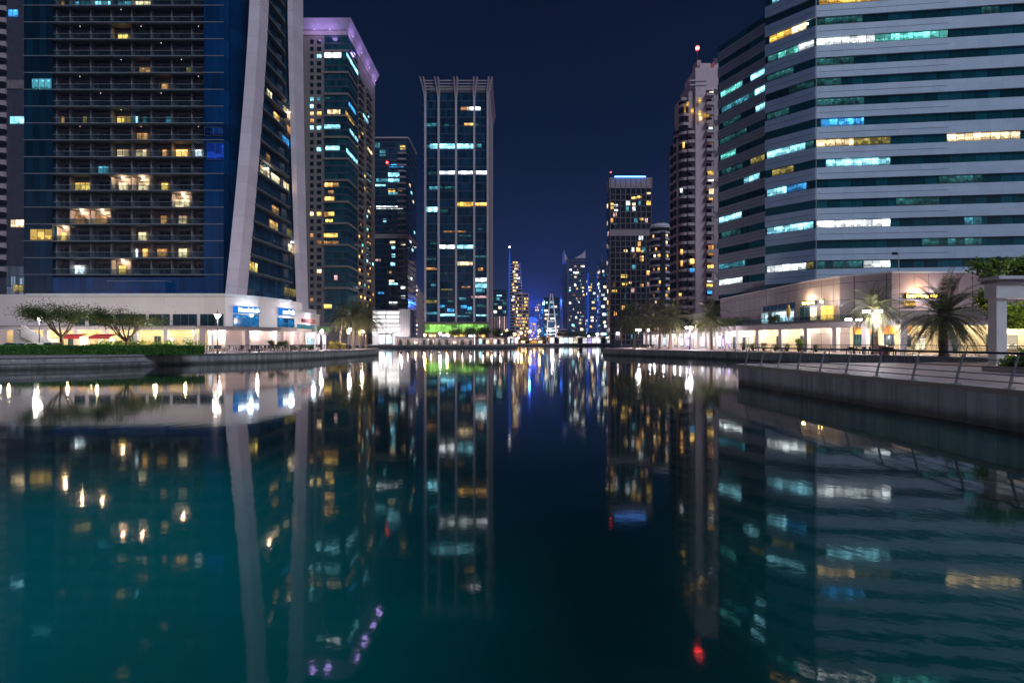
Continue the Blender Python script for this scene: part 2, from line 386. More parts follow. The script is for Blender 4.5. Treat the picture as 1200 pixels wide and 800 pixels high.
mb.poly([(x,y,GZ) for x,y in SPIT]+[(x,y,GZ) for x,y in Rq[1:]]+[(3000,335,GZ),(3000,-12,GZ)],M_ground)
struct('ground',mb)
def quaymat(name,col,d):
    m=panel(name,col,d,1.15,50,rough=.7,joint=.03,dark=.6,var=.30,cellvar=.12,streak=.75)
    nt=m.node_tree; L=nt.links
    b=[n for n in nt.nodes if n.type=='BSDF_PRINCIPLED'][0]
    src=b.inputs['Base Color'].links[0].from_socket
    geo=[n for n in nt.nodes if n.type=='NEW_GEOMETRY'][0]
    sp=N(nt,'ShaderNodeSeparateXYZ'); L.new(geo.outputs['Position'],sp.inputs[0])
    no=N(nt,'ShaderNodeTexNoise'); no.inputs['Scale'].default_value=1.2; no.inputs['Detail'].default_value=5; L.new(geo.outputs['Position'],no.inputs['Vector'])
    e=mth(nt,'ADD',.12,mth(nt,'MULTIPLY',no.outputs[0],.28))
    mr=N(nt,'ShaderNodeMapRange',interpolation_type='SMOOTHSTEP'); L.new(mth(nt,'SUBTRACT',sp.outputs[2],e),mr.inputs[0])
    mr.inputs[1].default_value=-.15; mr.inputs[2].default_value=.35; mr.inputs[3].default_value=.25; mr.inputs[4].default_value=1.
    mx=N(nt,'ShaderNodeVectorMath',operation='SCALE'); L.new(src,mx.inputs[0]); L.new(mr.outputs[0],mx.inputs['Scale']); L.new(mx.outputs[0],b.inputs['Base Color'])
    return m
def quay(label,poly,mat,cop,ztop=GZ,co=.12):
    q=thing('quay_wall',label,'quay wall',(*poly[0],0))
    w=MB(); strip(w,poly,-.5,.0,-1.2,ztop-.16,mat); w.build('wall',q)
    c=MB(); strip(c,poly,-.55,co,ztop-.157,ztop+.03,cop); c.build('coping',q)
    return q
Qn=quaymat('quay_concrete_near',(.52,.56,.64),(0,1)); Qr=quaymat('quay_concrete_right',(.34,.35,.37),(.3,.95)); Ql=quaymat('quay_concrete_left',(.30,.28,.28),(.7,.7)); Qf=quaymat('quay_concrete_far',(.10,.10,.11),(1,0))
M_cop=surf('coping_stone',(.42,.37,.37),.55,var=.12)
M_copd=surf('coping_stone_grey',(.27,.25,.26),.6,var=.15)
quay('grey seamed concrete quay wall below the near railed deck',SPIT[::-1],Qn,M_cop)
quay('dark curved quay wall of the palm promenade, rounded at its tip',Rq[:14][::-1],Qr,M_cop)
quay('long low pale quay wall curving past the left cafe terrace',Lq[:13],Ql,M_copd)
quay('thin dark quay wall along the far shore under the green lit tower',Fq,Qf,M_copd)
# lower ledge along the left hedge
lg=thing('boat_landing','low stone landing step along the water below the hedge','landing',(-54,52,0))
m_=MB(); lp=[(-140,48.2),(-54.2,51.4),(-46.0,56.8),(-43.2,61)]; strip(m_,lp,-2.2,0,-1.,.58,Ql); m_.build('wall',lg)
m_=MB(); strip(m_,lp,-2.2,.08,.583,.72,M_copd); m_.build('coping',lg)

# ================================================================== LEFT APARTMENT TOWER
Z0,PT=16.07,3.283
NF=19
M_log=surf('loggia_wall',(.185,.165,.175),.7,var=.15)
M_logp=surf('loggia_partition',(.25,.235,.26),.65,var=.12)
M_bglassl=panel('teal_curtain_glass',(.003,.028,.055),(1,0),1.3,PT,z0=Z0,rough=.09,spec=.6,dark=.4,joint=.05,cellvar=.5)
M_bglass=panel('curtain_glass_blue_reflection',(.003,.045,.15),(1,0),1.3,PT,z0=Z0,rough=.09,spec=.7,dark=.4,joint=.05,cellvar=.35)  # blue of nearby lights mirrored in the glass is put into its colour
M_sglass=panel('side_curtain_glass',(.012,.06,.11),(0,1),1.6,PT,z0=Z0,rough=.09,spec=.7,dark=.4,joint=.06,cellvar=.4)
M_dglass=panel('loggia_glass',(.012,.017,.022),(1,0),1.1,50,rough=.07,spec=.6,dark=2.5,joint=.07,cellvar=.5)
M_rail=clearglass('rail_glass',(.80,.88,.90),.18)
T1=thing('apartment_tower','tall blue glass apartment tower with rows of loggias and two curved white fins','tower',(-75,100,9))
LB=FR((wx(28,100),102.0),(wx(262,100),102.0))         # back wall of the loggias
LF=FR((wx(28,100),100.0),(wx(262,100),100.0))
def LU(px): return wx(px,100)-wx(28,100)
ZT=Z0+PT*NF
xl,xr=wx(28,100),wx(262,100)
c=MB(); c.prism([(xl+.1,102.3),(xr-.1,102.3),(-54.6,106),(-50.6,106),(-50.6,123),(xl+.1,123)],1.4,ZT,M_log); c.build('core',T1)
g=MB()
g.fbox(LF,0,LU(61),-2.2,0,9,ZT,M_bglassl); g.fbox(LF,LU(239),LF.L,-2.2,0,9,ZT,M_bglass)
g.fbox(LF,LU(61),LU(239),-2.2,-.05,9,Z0-.6,M_bglass)
g.build('glass_curtain',T1)
ch=FR((xr,100.),(-54.2,106.2)); g=MB(); g.fbox(ch,0.02,ch.L,-.3,0,9,ZT,M_bglass); g.build('glass_curtain',T1)
bx_=MB(); bx_.fbox(LF,LU(134),LU(200),0.02,1.6,11.6,14.5,M_bglass); bx_.fbox(LF,LU(133.5),LU(200.5),0.02,1.7,14.503,14.62,M_line); bx_.build('entrance_box',T1)
BAY=[62,78,102.3,126.5,150.8,173.8,198,221.8,238]
# one storey of loggias: slab, edge line, partitions
s_=MB()
s_.fbox(LF,LU(61.5),LU(238.5),-2.25,0,-.30,-.04,M_slab); s_.fbox(LF,-.05,LF.L+.05,.01,.07,-.12,.0,M_line)
for b in BAY: s_.fbox(LF,LU(b)-.10,LU(b)+.10,-2.2,-.75,-.04,PT-.43,M_logp)
for i,b in enumerate(BAY[:-1]):                           # ribs and lintel of the back wall
    u0,u1=LU(b),LU(BAY[i+1])
    s_.fbox(LF,u0+.13,u1-.13,-2.25,-1.9,2.25,PT-.43,M_log); s_.fbox(LF,u0+.13,u0+.75,-2.25,-1.88,-.04,2.247,M_logp)
stor=s_.mesh('balcony_floor')
r_=MB(); r_.fbox(LF,LU(62),LU(238),-.1,-.06,.06,.98,M_rail); r_.fbox(LF,LU(62),LU(238),-.12,-.03,.983,1.05,M_line)
railm=r_.mesh('railing')
lf=T1
fl=[]
for k in range(NF):
    zk=Z0+PT*k
    f_=place('balcony_floor',stor,(0,0,zk),T1); fl.append(f_)
    place('railing',railm,(0,0,zk),f_)
# windows: one glazed opening to each loggia; lit ones come from the photograph
LITB=[(85,106,4,'cd'),(111,132,4,'c'),(139,154,4,'cd'),(158,180,4,'ww'),(64,76,6,'wd'),(139,150,44,'y'),(164,177,82,'wd'),(190,197,102,'wd'),(70,76,141,'wd'),(138,154,141,'y'),(158,162,141,'c'),(168,172,141,'cd'),(195,202,140,'cd'),(161,173,160,'wd'),
 (138,151,180,'ww'),(160,172,180,'ww'),(191,196,180,'wd'),(207,220,180,'w'),(228,237,179,'wh'),(140,150,215,'ww'),(163,174,215,'ww'),(89,107,219,'y'),(190,197,218,'y'),(206,222,235,'ww'),(84,100,257,'wd'),(112,126,257,'wd'),
 (189,196,257,'wd'),(210,219,257,'ww'),(71,78,275,'y'),(163,172,277,'ww'),(158,162,297,'wh'),(168,173,296,'w'),(185,196,296,'wd'),(210,219,296,'ww'),(87,100,317,'wh'),(140,148,314,'y'),(219,228,78,'od'),(116,128,203,'cd'),(98,102,143,'od')]
MP={'w':W_warm,'wd':W_warmd,'ww':W_ww,'y':W_yel,'wh':W_white,'c':W_cyan,'cd':W_cyand,'t':W_teal,'td':W_teald,'b':W_blue,'o':W_olive,'od':W_olive,'g':W_gold}
used=set()
def kof(py,Y): return int((wz(py,Y)-Z0)//PT)
for a,b,py,cde in LITB:
    k=kof(py,102); zk=Z0+PT*k
    u0=LB.hit(a,py)[0]; u1=LB.hit(b,py)[0]
    pane(fl[k],LB,u0,u1,zk+.15,zk+2.05,MP[cde],'window',.14,1.0)
    for i in range(len(BAY)-1):
        if BAY[i]-3<(a+b)/2<BAY[i+1]+1: used.add((k,i))
for k in range(NF):
    for i in range(1,len(BAY)-1):
        if (k,i) in used: continue
        u0=LU(BAY[i])+1.0; w=1.9 if (i*7+k*3)%3 else 1.5
        pane(fl[k],LB,u0,u0+w,Z0+PT*k+.1,Z0+PT*k+2.1,M_dglass,'window',.12,1.0)
# loggias whose lamp is on
lampm=MB(); lampm.lathe((0,0,0),[(.01,-.14),(.16,-.12),(.18,-.04),(.18,0)],G_warm,10); lampm=lampm.mesh('ceiling_lamp')
dlamp=MB(); dlamp.lathe((0,0,0),[(.01,-.05),(.06,-.04),(.07,0)],glow('lamp_dim',(1,.85,.75),1.6),8); dlamp=dlamp.mesh('ceiling_lamp')
for a,b,py in ((126.5,150.8,216),(150.8,173.8,216),(198,221.8,235),(78,102.3,257),(102.3,126.5,257),(62,78,275),(126.5,150.8,314)):
    k=kof(py,101); u=LU((a+b)/2); p=LF.P(u,-1.2,Z0+PT*k+PT-.44)
    place('ceiling_lamp',lampm,p,fl[k]); point((p[0],p[1],p[2]-.5),(1,.64,.36),190,.1)
for k in range(8,NF):
    for i in range(1,len(BAY)-1,2 if k%2 else 1):
        if k<17 and (i+k)%3: continue
        p=LF.P(LU((BAY[i]+BAY[i+1])/2),-.7,Z0+PT*k+PT-.44); place('ceiling_lamp',dlamp,p,fl[k])
litpx(T1,LF,36,269,61,282,W_yel,1.4,label='yellow lit glazed corner room')
litpx(T1,LF,38,93,60,106,W_cyand,1.4)
litpx(T1,LF,243,168,262,188,lit('window_deep_blue',(.02,.10,.8),.45),1.4)
litpx(T1,LF,240,150,261,160,lit('window_deep_blue_dim',(.02,.12,.6),.15),1.4)
# balcony things standing about: kept as small furniture of each lit loggia
# curved fins
def fin(keys,xa,xb,mat,name):
    b=MB(); n=len(keys); base=0
    for (z,y0,y1) in keys: b.v+=[(xa,y0,z),(xb,y0,z),(xb,y1,z),(xa,y1,z)]
    k=b.m(mat)
    for i in range(n-1):
        for q in range(4):
            w=(q+1)%4; b.f.append((i*4+q,i*4+w,i*4+4+w,i*4+4+q)); b.mi.append(k)
    b.f.append(((n-1)*4,(n-1)*4+1,(n-1)*4+2,(n-1)*4+3)); b.mi.append(k)
    return b.build(name,T1)
def crv(z): # front line of the first fin
    t=max(0,(75-z)/64); return 100.3-8.9*t**1.35
M_fin=panel('white_fin_cladding',(.84,.68,.74),(0,1),30,3.28,z0=Z0,rough=.45,joint=.05,dark=.7,var=.06,cellvar=.06)
zs=[1.4+i*(ZT+6-1.4)/28 for i in range(29)]
fin([(z,crv(z),crv(z)+3.5) for z in zs],-51.25,-49.2,M_fin,'fin')
def crv2(z): t=max(0,(75-z)/64); return 111.8+4.6*t**1.3
fin([(z,crv2(z),crv2(z)+5.6-1.6*max(0,(75-z)/64)) for z in zs],-49.0,-47.9,M_fin,'fin')
# side face between the fins: dark glass with a balcony edge at each storey
SF=FR((-49.75,80),(-49.75,130))
for k in range(-1,NF):
    zk=Z0+PT*k; ya=crv(zk)+3.3; yb=crv2(zk)+.4
    b=MB(); b.fbox(SF,ya-80,yb+6-80,-1.5,0,zk if k>=0 else 8.5,zk+PT-.02,M_sglass)
    f_=b.build('side_storey',T1)
    if k<0: continue
    b=MB(); u0,u1=ya-80,yb-1.0-80
    pts=[(u0,.01),(u0,.75),(u1-1.2,.85),(u1-.45,.62),(u1-.1,.3),(u1,.01)]
    b.prism([SF.P(u,v,0)[:2] for u,v in pts],zk-.30,zk+.02,M_slab)
    b.prism([SF.P(u,v+.03,0)[:2] for u,v in pts],zk+.023,zk+.10,M_line)
    sb=b.build('balcony',f_)
    b=MB()
    for (ua,va),(ub,vb) in zip(pts[1:-1],pts[2:]):
        p,q=SF.P(ua,va-.06,0),SF.P(ub,vb-.06,0); ff=FR(p[:2],q[:2]); b.fbox(ff,0,ff.L,-.03,.0,zk+.11,zk+1.05,M_rail)
    b.build('railing',f_)
def side(a,py0,b,py1,cde,h=1.9):
    ua,za=SF.hit(a,py0); ub,zb=SF.hit(b,py1); k=int(((za+zb)/2-Z0)//PT); zk=Z0+PT*k+.2
    return pane(T1,SF,ua,ub,zk,zk+h,MP[cde],'lit_window',.06,1.2)
for s in ((321,139,327,140,'w'),(332,134,345,141,'ww'),(331,164,338,160,'b'),(336,150,343,152,'wd'),(305,195,315,203,'ww'),(318,208,327,212,'ww'),(332,220,338,222,'ww'),(319,243,326,250,'wd'),(316,258,325,262,'w'),(336,268,341,270,'o'),(338,284,350,292,'ww'),(290,318,301,322,'y'),(333,330,349,336,'o'),(313,112,318,112,'ww'),(312,180,316,180,'wd')): side(*s)
for px,py in ((338,134),(312,200),(345,286)):
    u,z=SF.hit(px,py); p=SF.P(u,.3,z+.3); b=MB(); b.ball(p,.2,G_warm); b.build('balcony_lamp',T1); point((p[0]+.4,p[1],p[2]),(1,.75,.5),160)

# ================================================================== LEFT PODIUM AND ARCADE
PODZ=10.8
PB=[(wx(31,85),85),(-47.6,85),(-44.6,90),(-42.6,99)]
POD=thing('podium_building','white curved podium with blue lit signs and dark upper windows','podium',(-70,86,1.35))
M_pod=panel('podium_cladding',(.84,.70,.68),(.9,.4),6,40,rough=.6,joint=.04,dark=.8,var=.06,cellvar=.05)
b=MB(); b.prism(PB+[(-42.6,104),(-48.9,104),(-48.9,128),(-90,128),(-90,86)],1.36,PODZ,M_pod); b.build('wall',POD)
b=MB(); strip(b,PB,-.3,.12,PODZ-.35,PODZ+.1,M_white); b.build('parapet',POD)
pf=[FR(PB[i],PB[i+1]) for i in range(3)]
M_podglass=panel('podium_glass',(.012,.035,.045),(1,0),1.35,20,rough=.08,spec=.6,dark=1.8,joint=.06,cellvar=.4)
for a,c_ in ((88,100),(105,130),(136,171),(175,199),(203,231),(235,262)):
    litpx(POD,pf[0],a,368.5,c_,384.5,M_podglass,1.35,.06,'window')
litpx(POD,pf[0],152,374,166,383,W_warmd,1.3,.10)
def rect(fr,px0,py0,px1,py1):
    pm=(px0+px1)/2; return fr.hit(px0,py0)[0],fr.hit(px1,py0)[0],fr.hit(pm,py1)[1],fr.hit(pm,py0)[1]
def blobs(sign,fr,u0,u1,z0,z1,n,seed,mat,v=.0,name='lettering'):
    """blurred glowing strokes: the writing in the photograph is too bright to read"""
    r=random.Random(seed); b=MB(); w=(u1-u0)/n
    for i in range(n):
        a=u0+w*i+w*.12; e=a+w*.76; h=z1-z0; t=min(w*.24,h*.2)
        b.fbox(fr,a,a+t,v+.02,v+.12,z0+h*.12,z1-h*r.choice((.1,.1,.3)),mat)
        k=r.choice((0,1,2,3))
        if k!=1: b.fbox(fr,a+t*1.05,e,v+.02,v+.12,z0+h*.12,z0+h*.12+t,mat)
        if k!=2: b.fbox(fr,a+t*1.05,e,v+.02,v+.12,z0+h*.5,z0+h*.5+t,mat)
        if k!=0: b.fbox(fr,e-t,e,v+.02,v+.12,z0+h*.12+t*1.05,z0+h*.49,mat)
    return b.build(name,sign)
def sign(label,fr,px0,py0,px1,py1,back,txt,n,seed,t0=.2,t1=.85,cat='sign',group=None):
    u0,u1,z0,z1=rect(fr,px0,py0,px1,py1)
    s=thing('shop_sign',label,cat,fr.P((u0+u1)/2,0,z0),group)
    b=MB(); b.fbox(fr,u0,u1,.03,.28,z0,z1,back); b.build('panel',s)
    blobs(s,fr,u0+(u1-u0)*t0,u0+(u1-u0)*t1,z0+(z1-z0)*.1,z1-(z1-z0)*.1,n,seed,txt,.28)
    p=fr.P((u0+u1)/2,1.2,(z0+z1)/2); point(p,(.70,.85,1),230,.4)
    return s
sign('long blue lightbox sign with glowing white lettering on the podium corner',pf[1],273,360,303,367.5,G_signb,G_sign,9,3,.16,.98)
sign('short blue lightbox sign with white lettering near the podium right end',pf[2],326,362,343.5,370,G_signb,G_sign,6,5,.22,.98)
W_bank=lit('office_blue',(.02,.26,.70),.42,cw=1.5,low=.5,vary=.5)
litpx(POD,pf[1],273,369,303,384,W_bank,1.5,.06,'window')
litpx(POD,pf[2],325,373,344,384,W_bank,1.5,.06,'window')
b=MB(); u,z=pf[1].hit(293,370); p=pf[1].P(u,.5,z); b.ball(p,.28,G_sign); b.build('spot_lamp',POD)
# second, lower podium running on along the quay
PB2=[(-42.5,100.2),(-42.3,107),(-43.6,116),(-46.5,122)]
POD2=thing('podium_building','lower curved white podium with a red sign panel behind the palms','podium',(-43,108,1.35))
b=MB(); b.prism(PB2+[(-60,124),(-60,104.2),(-42.5,104.2)],1.36,8.9,M_pod); b.build('wall',POD2)
b=MB(); strip(b,PB2,-.3,.1,8.6,9.0,M_white); b.build('parapet',POD2)
pg=[FR(PB2[i],PB2[i+1]) for i in range(3)]
litpx(POD2,pg[0],348,381,368,389,W_cyand,1.2,.06,'window'); litpx(POD2,pg[1],372,383,386,391,M_podglass,1.2,.06,'window')
sign('dull red sign panel with faint lettering on the lower podium',pg[0],353,374.5,368,378.5,M_red,surf('faint_letter',(.4,.12,.1),.6),11,8,.05,.95)

def arcade(name,label,poly,zc,zt,depth,bay,styles,lampcol,power,colm,wallm,facm,lampevery=1,colw=.55,group=None,skipcol=()):
    """covered walk: fascia on columns, back wall with shop fronts, ceiling lamps"""
    A=thing(name,label,'arcade',(*poly[0],GZ),group)
    b=MB(); strip(b,poly,-.6,.0,zc,zt,facm); b.build('fascia',A)
    b=MB(); strip(b,poly,-.7,.22,zt+.003,zt+.14,M_copd); b.build('coping',A)
    b=MB(); strip(b,poly,-depth-.4,-.603,zc+.25,zc+.5,M_soff); b.build('ceiling',A)
    back=offset(poly,depth)
    cm=MB(); cm.box(-colw/2,colw/2,-colw/2,colw/2,0,zc-GZ-.003,colm); cm.box(-colw/2-.06,colw/2+.06,-colw/2-.06,colw/2+.06,zc-GZ-.45,zc-GZ-.22,colm); cm=cm.mesh('column')
    lm=MB(); lm.lathe((0,0,0),[(.01,-.12),(.13,-.1),(.15,-.02),(.15,0)],glow('lamp_'+name,lampcol,16),10); lm=lm.mesh('ceiling_lamp')
    n=0
    for i in range(len(poly)-1):
        fr=FR(poly[i],poly[i+1]); fb=FR(back[i],back[i+1])
        k=max(1,round(fr.L/bay)); w=fb.L/k; wf=fr.L/k
        b=MB(); b.fbox(fb,0,fb.L,-.3,0,GZ+.005,zc+.245,wallm); b.build('back_wall',A)
        for j in range(k):
            st=styles[n%len(styles)]; n+=1
            place('column',cm,fr.P(wf*j+colw/2,-.32,GZ+.004),A,math.atan2(fr.u[1],fr.u[0]))
            u0,u1=w*j+.5,w*(j+1)-.5
            if st=='w': pane(A,fb,u0,u1,GZ+.2,zc-.5,W_shop,'shop_window',.05,1.6)
            elif st=='p': pane(A,fb,u0,u1,GZ+.2,zc-.7,W_shopp,'shop_window',.05,1.6)
            elif st=='y': pane(A,fb,u0+.3,u1-.6,GZ+.3,zc-1.2,W_shopw,'shop_window',.05,1.2)
            elif st=='c': pane(A,fb,u0,u1,GZ+.2,zc-.6,W_shopc,'shop_window',.05,1.2)
            elif st=='d':
                pane(A,fb,u0+.2,u0+1.3,GZ+.01,GZ+2.5,M_door,'door',.05,.55); pane(A,fb,u0+1.9,u1-.2,GZ+.5,GZ+2.4,W_shopw,'shop_window',.05,.9)
            elif st=='k': pane(A,fb,u0+.6,u0+1.8,GZ+.01,GZ+2.6,M_door,'door',.05,.6)
            elif st=='o':
                pane(A,fb,u0,u1,GZ+.9,GZ+2.7,W_teald,'shop_window',.05,.5)
                m=MB(); m.fbox(fb,u0,u1,.1,.16,GZ+2.72,GZ+3.9,M_orange); m.build('blind',A)
            if j%lampevery==0:
                p=fr.P(wf*(j+.5),-depth*.45,zc+.245); place('ceiling_lamp',lm,p,A); point((p[0],p[1],p[2]-.35),lampcol,power,.15)
    return A
AP=[(wx(-20,80),80),(-49.8,80)]
AP2=[(-49.2,80.6),(-44.6,85.5),(-41.6,92),(-40.2,103)]
arcade('arcade','long low arcade with cream walls and ceiling lamps behind the left hedge',AP,4.75,5.3,3.8,4.7,'kydykdyydydykyd',(1,.78,.42),240,M_lav,M_cream,M_lav,1)
arcade('arcade','bright white cafe arcade with square pillars under the blue signs',AP2,4.75,5.3,3.4,5.2,'wcwdwcw',(1,.86,.74),380,M_pink,M_soff,M_pink,1,.8)
arcade('arcade','small cool lit shop arcade behind the left palms',[(-39.8,104.5),(-40.3,110),(-42.4,118)],4.4,4.9,2.0,4.0,'cycw',(.9,.92,1),260,M_lav,M_soff,M_lav,1,.5)

# ================================================================== RIGHT OFFICE BUILDING
R1=thing('office_building','big angled office block with pale spandrel bands and teal ribbon windows','office',(60,100,12.9))
RA2=FR((50,124),(55.8,111.2)); RA=FR((50.1,101.2),(56.2,95)); RB=FR((56.2,95),(120,87.5))
M_tglass=panel('teal_glass',(.004,.075,.095),(.8,.6),1.5,3.75,z0=16.3-.4,rough=.10,spec=.55,dark=.35,joint=.09,cellvar=.5)
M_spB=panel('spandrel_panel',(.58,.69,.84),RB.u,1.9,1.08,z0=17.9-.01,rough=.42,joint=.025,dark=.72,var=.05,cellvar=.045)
M_spA=panel('spandrel_panel_shaded',(.36,.50,.70),RA.u,1.9,1.08,z0=17.9-.01,rough=.42,joint=.025,dark=.72,var=.05,cellvar=.045)  # same cladding as the front face, with this side's shade painted in
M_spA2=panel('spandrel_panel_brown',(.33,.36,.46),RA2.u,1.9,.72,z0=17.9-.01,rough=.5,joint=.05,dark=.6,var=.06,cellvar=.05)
NK=15; RT=17.9+3.75*NK
b=MB(); b.prism([(50,124),(55.8,111.2),(50.1,101.2),(56.2,95),(120,87.5),(120,145),(61,145)],12.4,RT,M_tglass); b.build('glass_core',R1)
M_groove=surf('groove_dark',(.10,.10,.12),.6)
b=MB()
z=0.
pA=[(50.1,101.2),(56.2,95),(120,87.5)]
a0=offset(pA,-.28); a1=offset(pA,.02)
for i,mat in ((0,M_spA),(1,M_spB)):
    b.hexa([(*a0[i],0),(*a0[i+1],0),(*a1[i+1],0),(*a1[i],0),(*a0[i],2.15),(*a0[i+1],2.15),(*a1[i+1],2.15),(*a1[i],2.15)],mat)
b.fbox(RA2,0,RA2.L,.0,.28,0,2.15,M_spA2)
b.fbox(RB,.4,22.5,.283,.293,1.02,1.09,M_groove); b.fbox(RA,.2,RA.L-.2,.283,.293,1.02,1.09,M_groove)
b.fbox(RA2,.2,RA2.L-.2,.283,.295,.68,.75,M_groove); b.fbox(RA2,.2,RA2.L-.2,.283,.295,1.4,1.47,M_groove)
spm=b.mesh('spandrel')
b=MB(); q=RA2.P
b.hexa([RA2.P(-1.1,.1,0),RA2.P(0,.5,0),RA2.P(0,-.3,0),RA2.P(-1.1,-.1,0),RA2.P(-1.5,.05,1.9),RA2.P(0,.5,.9),RA2.P(0,-.3,.9),RA2.P(-1.5,-.05,1.9)],M_lav); tip=b.mesh('corner_fin')
for k in range(-1,NK):
    zk=17.9+3.75*k
    s=place('spandrel',spm,(0,0,zk),R1)
    if k>=0 and k%2==0: place('corner_fin',tip,(0,0,zk),R1)
b=MB(); b.fbox(RB,.02,.14,.29,.34,12.4,RT,M_line); b.build('corner_trim',R1)
def rband(fr,px0,px1,k,mat,z0=.12,z1=1.5,label=None):
    u0=max(.15,fr.hit(px0,200)[0]); u1=min(fr.L-.15,fr.hit(px1,200)[0])
    if u1-u0<.4: return
    return pane(R1,fr,u0,u1,16.3+3.75*k+z0,16.3+3.75*k+z1,mat,'lit_window',.05,1.5,label)
for px0,px1,k,mat in ((1012,1043,0,W_white),(957,1010,0,W_teald),(957,1043,2,W_white),(968,1010,5,W_cyan),(1010,1043,5,W_cyan),(957,1000,6,W_ww),(1000,1043,6,W_olive),(1110,1160,6,W_ww),(1160,1195,6,W_ww),(962,1012,7,W_blue),(957,1025,11,W_white),(1025,1070,11,W_teal),(1070,1110,11,W_teal),(960,1035,13,W_gold),(1035,1105,13,W_warm),(1100,1150,4,W_teald),(957,1000,10,W_teald),(957,985,9,W_teald),(957,1012,8,W_teald),(1150,1170,12,W_teald),(1080,1150,1,W_teald),(1130,1150,2,W_cyand),(957,1100,14,W_teald),(1050,1100,3,W_teald),(957,1010,12,W_teald)):
    rband(RB,px0,px1,k,mat)
for px0,px1,k,mat in ((899,945,0,W_white),(945,954,0,W_olive),(899,953,2,W_cyan),(899,922,4,W_cyan),(922,945,4,W_blue),(905,930,5,W_olive),(899,944,6,W_cyan),(944,954,6,W_teald),(899,925,8,W_teald),(900,920,11,W_teald),(912,936,11,W_teal),(936,955,11,W_white),(902,928,12,W_gold),(928,945,12,W_ww),(905,930,14,W_cyan),(899,930,10,W_teald),(925,954,9,W_teald)):
    rband(RA,px0,px1,k,mat)
for px0,px1,k,mat in ((843,870,0,W_white),(843,873,1,W_cyand),(846,868,3,W_teald),(843,869,4,W_cyan),(872,890,6,W_cyan),(846,870,7,W_teald),(880,896,7,W_olive),(845,862,8,W_teal),(844,875,9,W_teald),(848,868,10,W_teald),(846,872,11,W_cyand),(872,885,11,W_cyand),(885,897,11,W_cyan),(886,897,10,W_cyan),(880,896,12,W_cyan),(845,870,12,W_teal)):
    rband(RA2,px0,px1,k,mat)
b=MB()
for i in range(4):
    p=RB.P(3+i*2.3,.12,16.3+3.75*11+1.0); b.ball(p,.16,G_sign)
b.build('desk_lamp',R1)
p=RA.P(RA.L-1.2,.12,16.3+3.75*12+1.0); b=MB(); b.ball(p,.16,G_warm); b.build('desk_lamp',R1)

# ================================================================== RIGHT PODIUM, TERRACE, ARCADE
PR=[(50,128),(50,86),(51.2,80),(55.6,75),(95,74.2)]
PRZ=12.95
POR=thing('podium_building','pink panelled podium with a restaurant terrace under the office block','podium',(52,80,1.35))
M_ppA=panel('podium_panel_grey',(.34,.28,.31),(.3,.95),2.1,2.6,z0=12.95-2.6*5-1.0,rough=.45,joint=.09,dark=.3,var=.1,cellvar=.08)
M_ppB=panel('podium_panel_pink',(.42,.27,.26),(1,0),2.1,5.2,z0=12.95-5.2*3,rough=.45,joint=.09,dark=.3,var=.1,cellvar=.07)
b=MB()
b.prism([(50,128),(50,86),(51.2,80),(55.6,75),(55.6,90),(55.4,94.5),(49.9,100.6),(55.4,111.2),(50.0,123)],1.36,PRZ,M_ppA)
b.prism([(55.62,74.998),(95,74.2),(95,89.8),(55.62,94.6)],1.36,PRZ,M_ppB); b.build('wall',POR)
b=MB(); strip(b,PR,-.2,.1,PRZ,PRZ+.25,M_lav); b.build('parapet',POR)
TE=[(43,168),(43,99),(48.6,78),(51.4,68),(64,61.5),(95,58)]
b=MB(); te2=offset(TE,12); b.prism(offset(TE,.62)+[(95,74),(55.7,74.9),(51.1,79.9),(49.9,86),(49.9,168)],5.55,5.85,M_copd); b.build('terrace_floor',POR)
frl=[FR(PR[i],PR[i+1]) for i in range(4)]
fp=frl[1]; fp2=frl[2]
u0,u1,z0,z1=rect(frl[0],938,361,975,377)
# restaurant front on the terrace: glowing openings in the podium wall
litpx(POR,frl[2],962,358,977,376,W_gold,1.0,.06,'shop_window'); litpx(POR,frl[1],950,360,957,376,W_ww,1.0,.06,'shop_window')
litpx(POR,frl[1],938,360,949,376,M_podglass,1.0,.06,'shop_window'); litpx(POR,frl[0],905,365,930,378,W_shopc,1.2,.06,'shop_window'); litpx(POR,frl[0],893,367,900,380,W_shopc,1.0,.06,'shop_window')
litpx(POR,frl[0],895,357,932,364,M_bglass,1.4,.06,'window')
sign('glowing yellow restaurant sign above the terrace dining room',frl[1],942,353,957,358,M_dark,G_gold,5,11,.02,.98)
sign('small round glowing yellow emblem sign beside the restaurant sign',frl[2],961.5,350.5,966.5,357,M_dark,G_gold,1,12,.05,.95)
sign('long glowing yellow sign on the pink podium wall behind the big palm',frl[3],1060,344.5,1086,350.5,M_dark,G_gold,8,13,.02,.98)
sign('short yellow sign lettering at the end of the long glowing sign',frl[3],1088,344.5,1098,350,M_dark,G_gold,3,14,.02,.98)
litpx(POR,frl[3],1060,352,1072,360,W_gold,1.2,.06,'shop_window')
for px,py in ((948,350),(964,347),(1075,341)):
    f=frl[1] if px<955 else frl[2] if px<1000 else frl[3]
    u,z=f.hit(px,py); point(f.P(u,1.0,z),(1,.62,.15),220,.3)
sty=['w','w','w','w','c','w','w','w','y','w','w','w','w','p',  'k','k','k','o',  'o','k',  'k','y','w','k','d','k','w','d','k']
arcade('arcade','lit shop arcade under the terrace behind the right hand palms',[(43,168),(43,99)],5.0,5.86,3.6,4.9,'wkcwywpkwcwpkd',(1,.92,.88),260,M_lav,M_soff,M_lav,1,.6)
arcade('arcade','cream walled arcade with dark potted plants under the restaurant terrace',[(43.1,98.6),(48.7,77.8),(51.3,68.6)],5.0,5.86,3.6,5.0,'kkkdoo',(1,.86,.62),400,M_lav,M_cream,M_lav,1,.7)
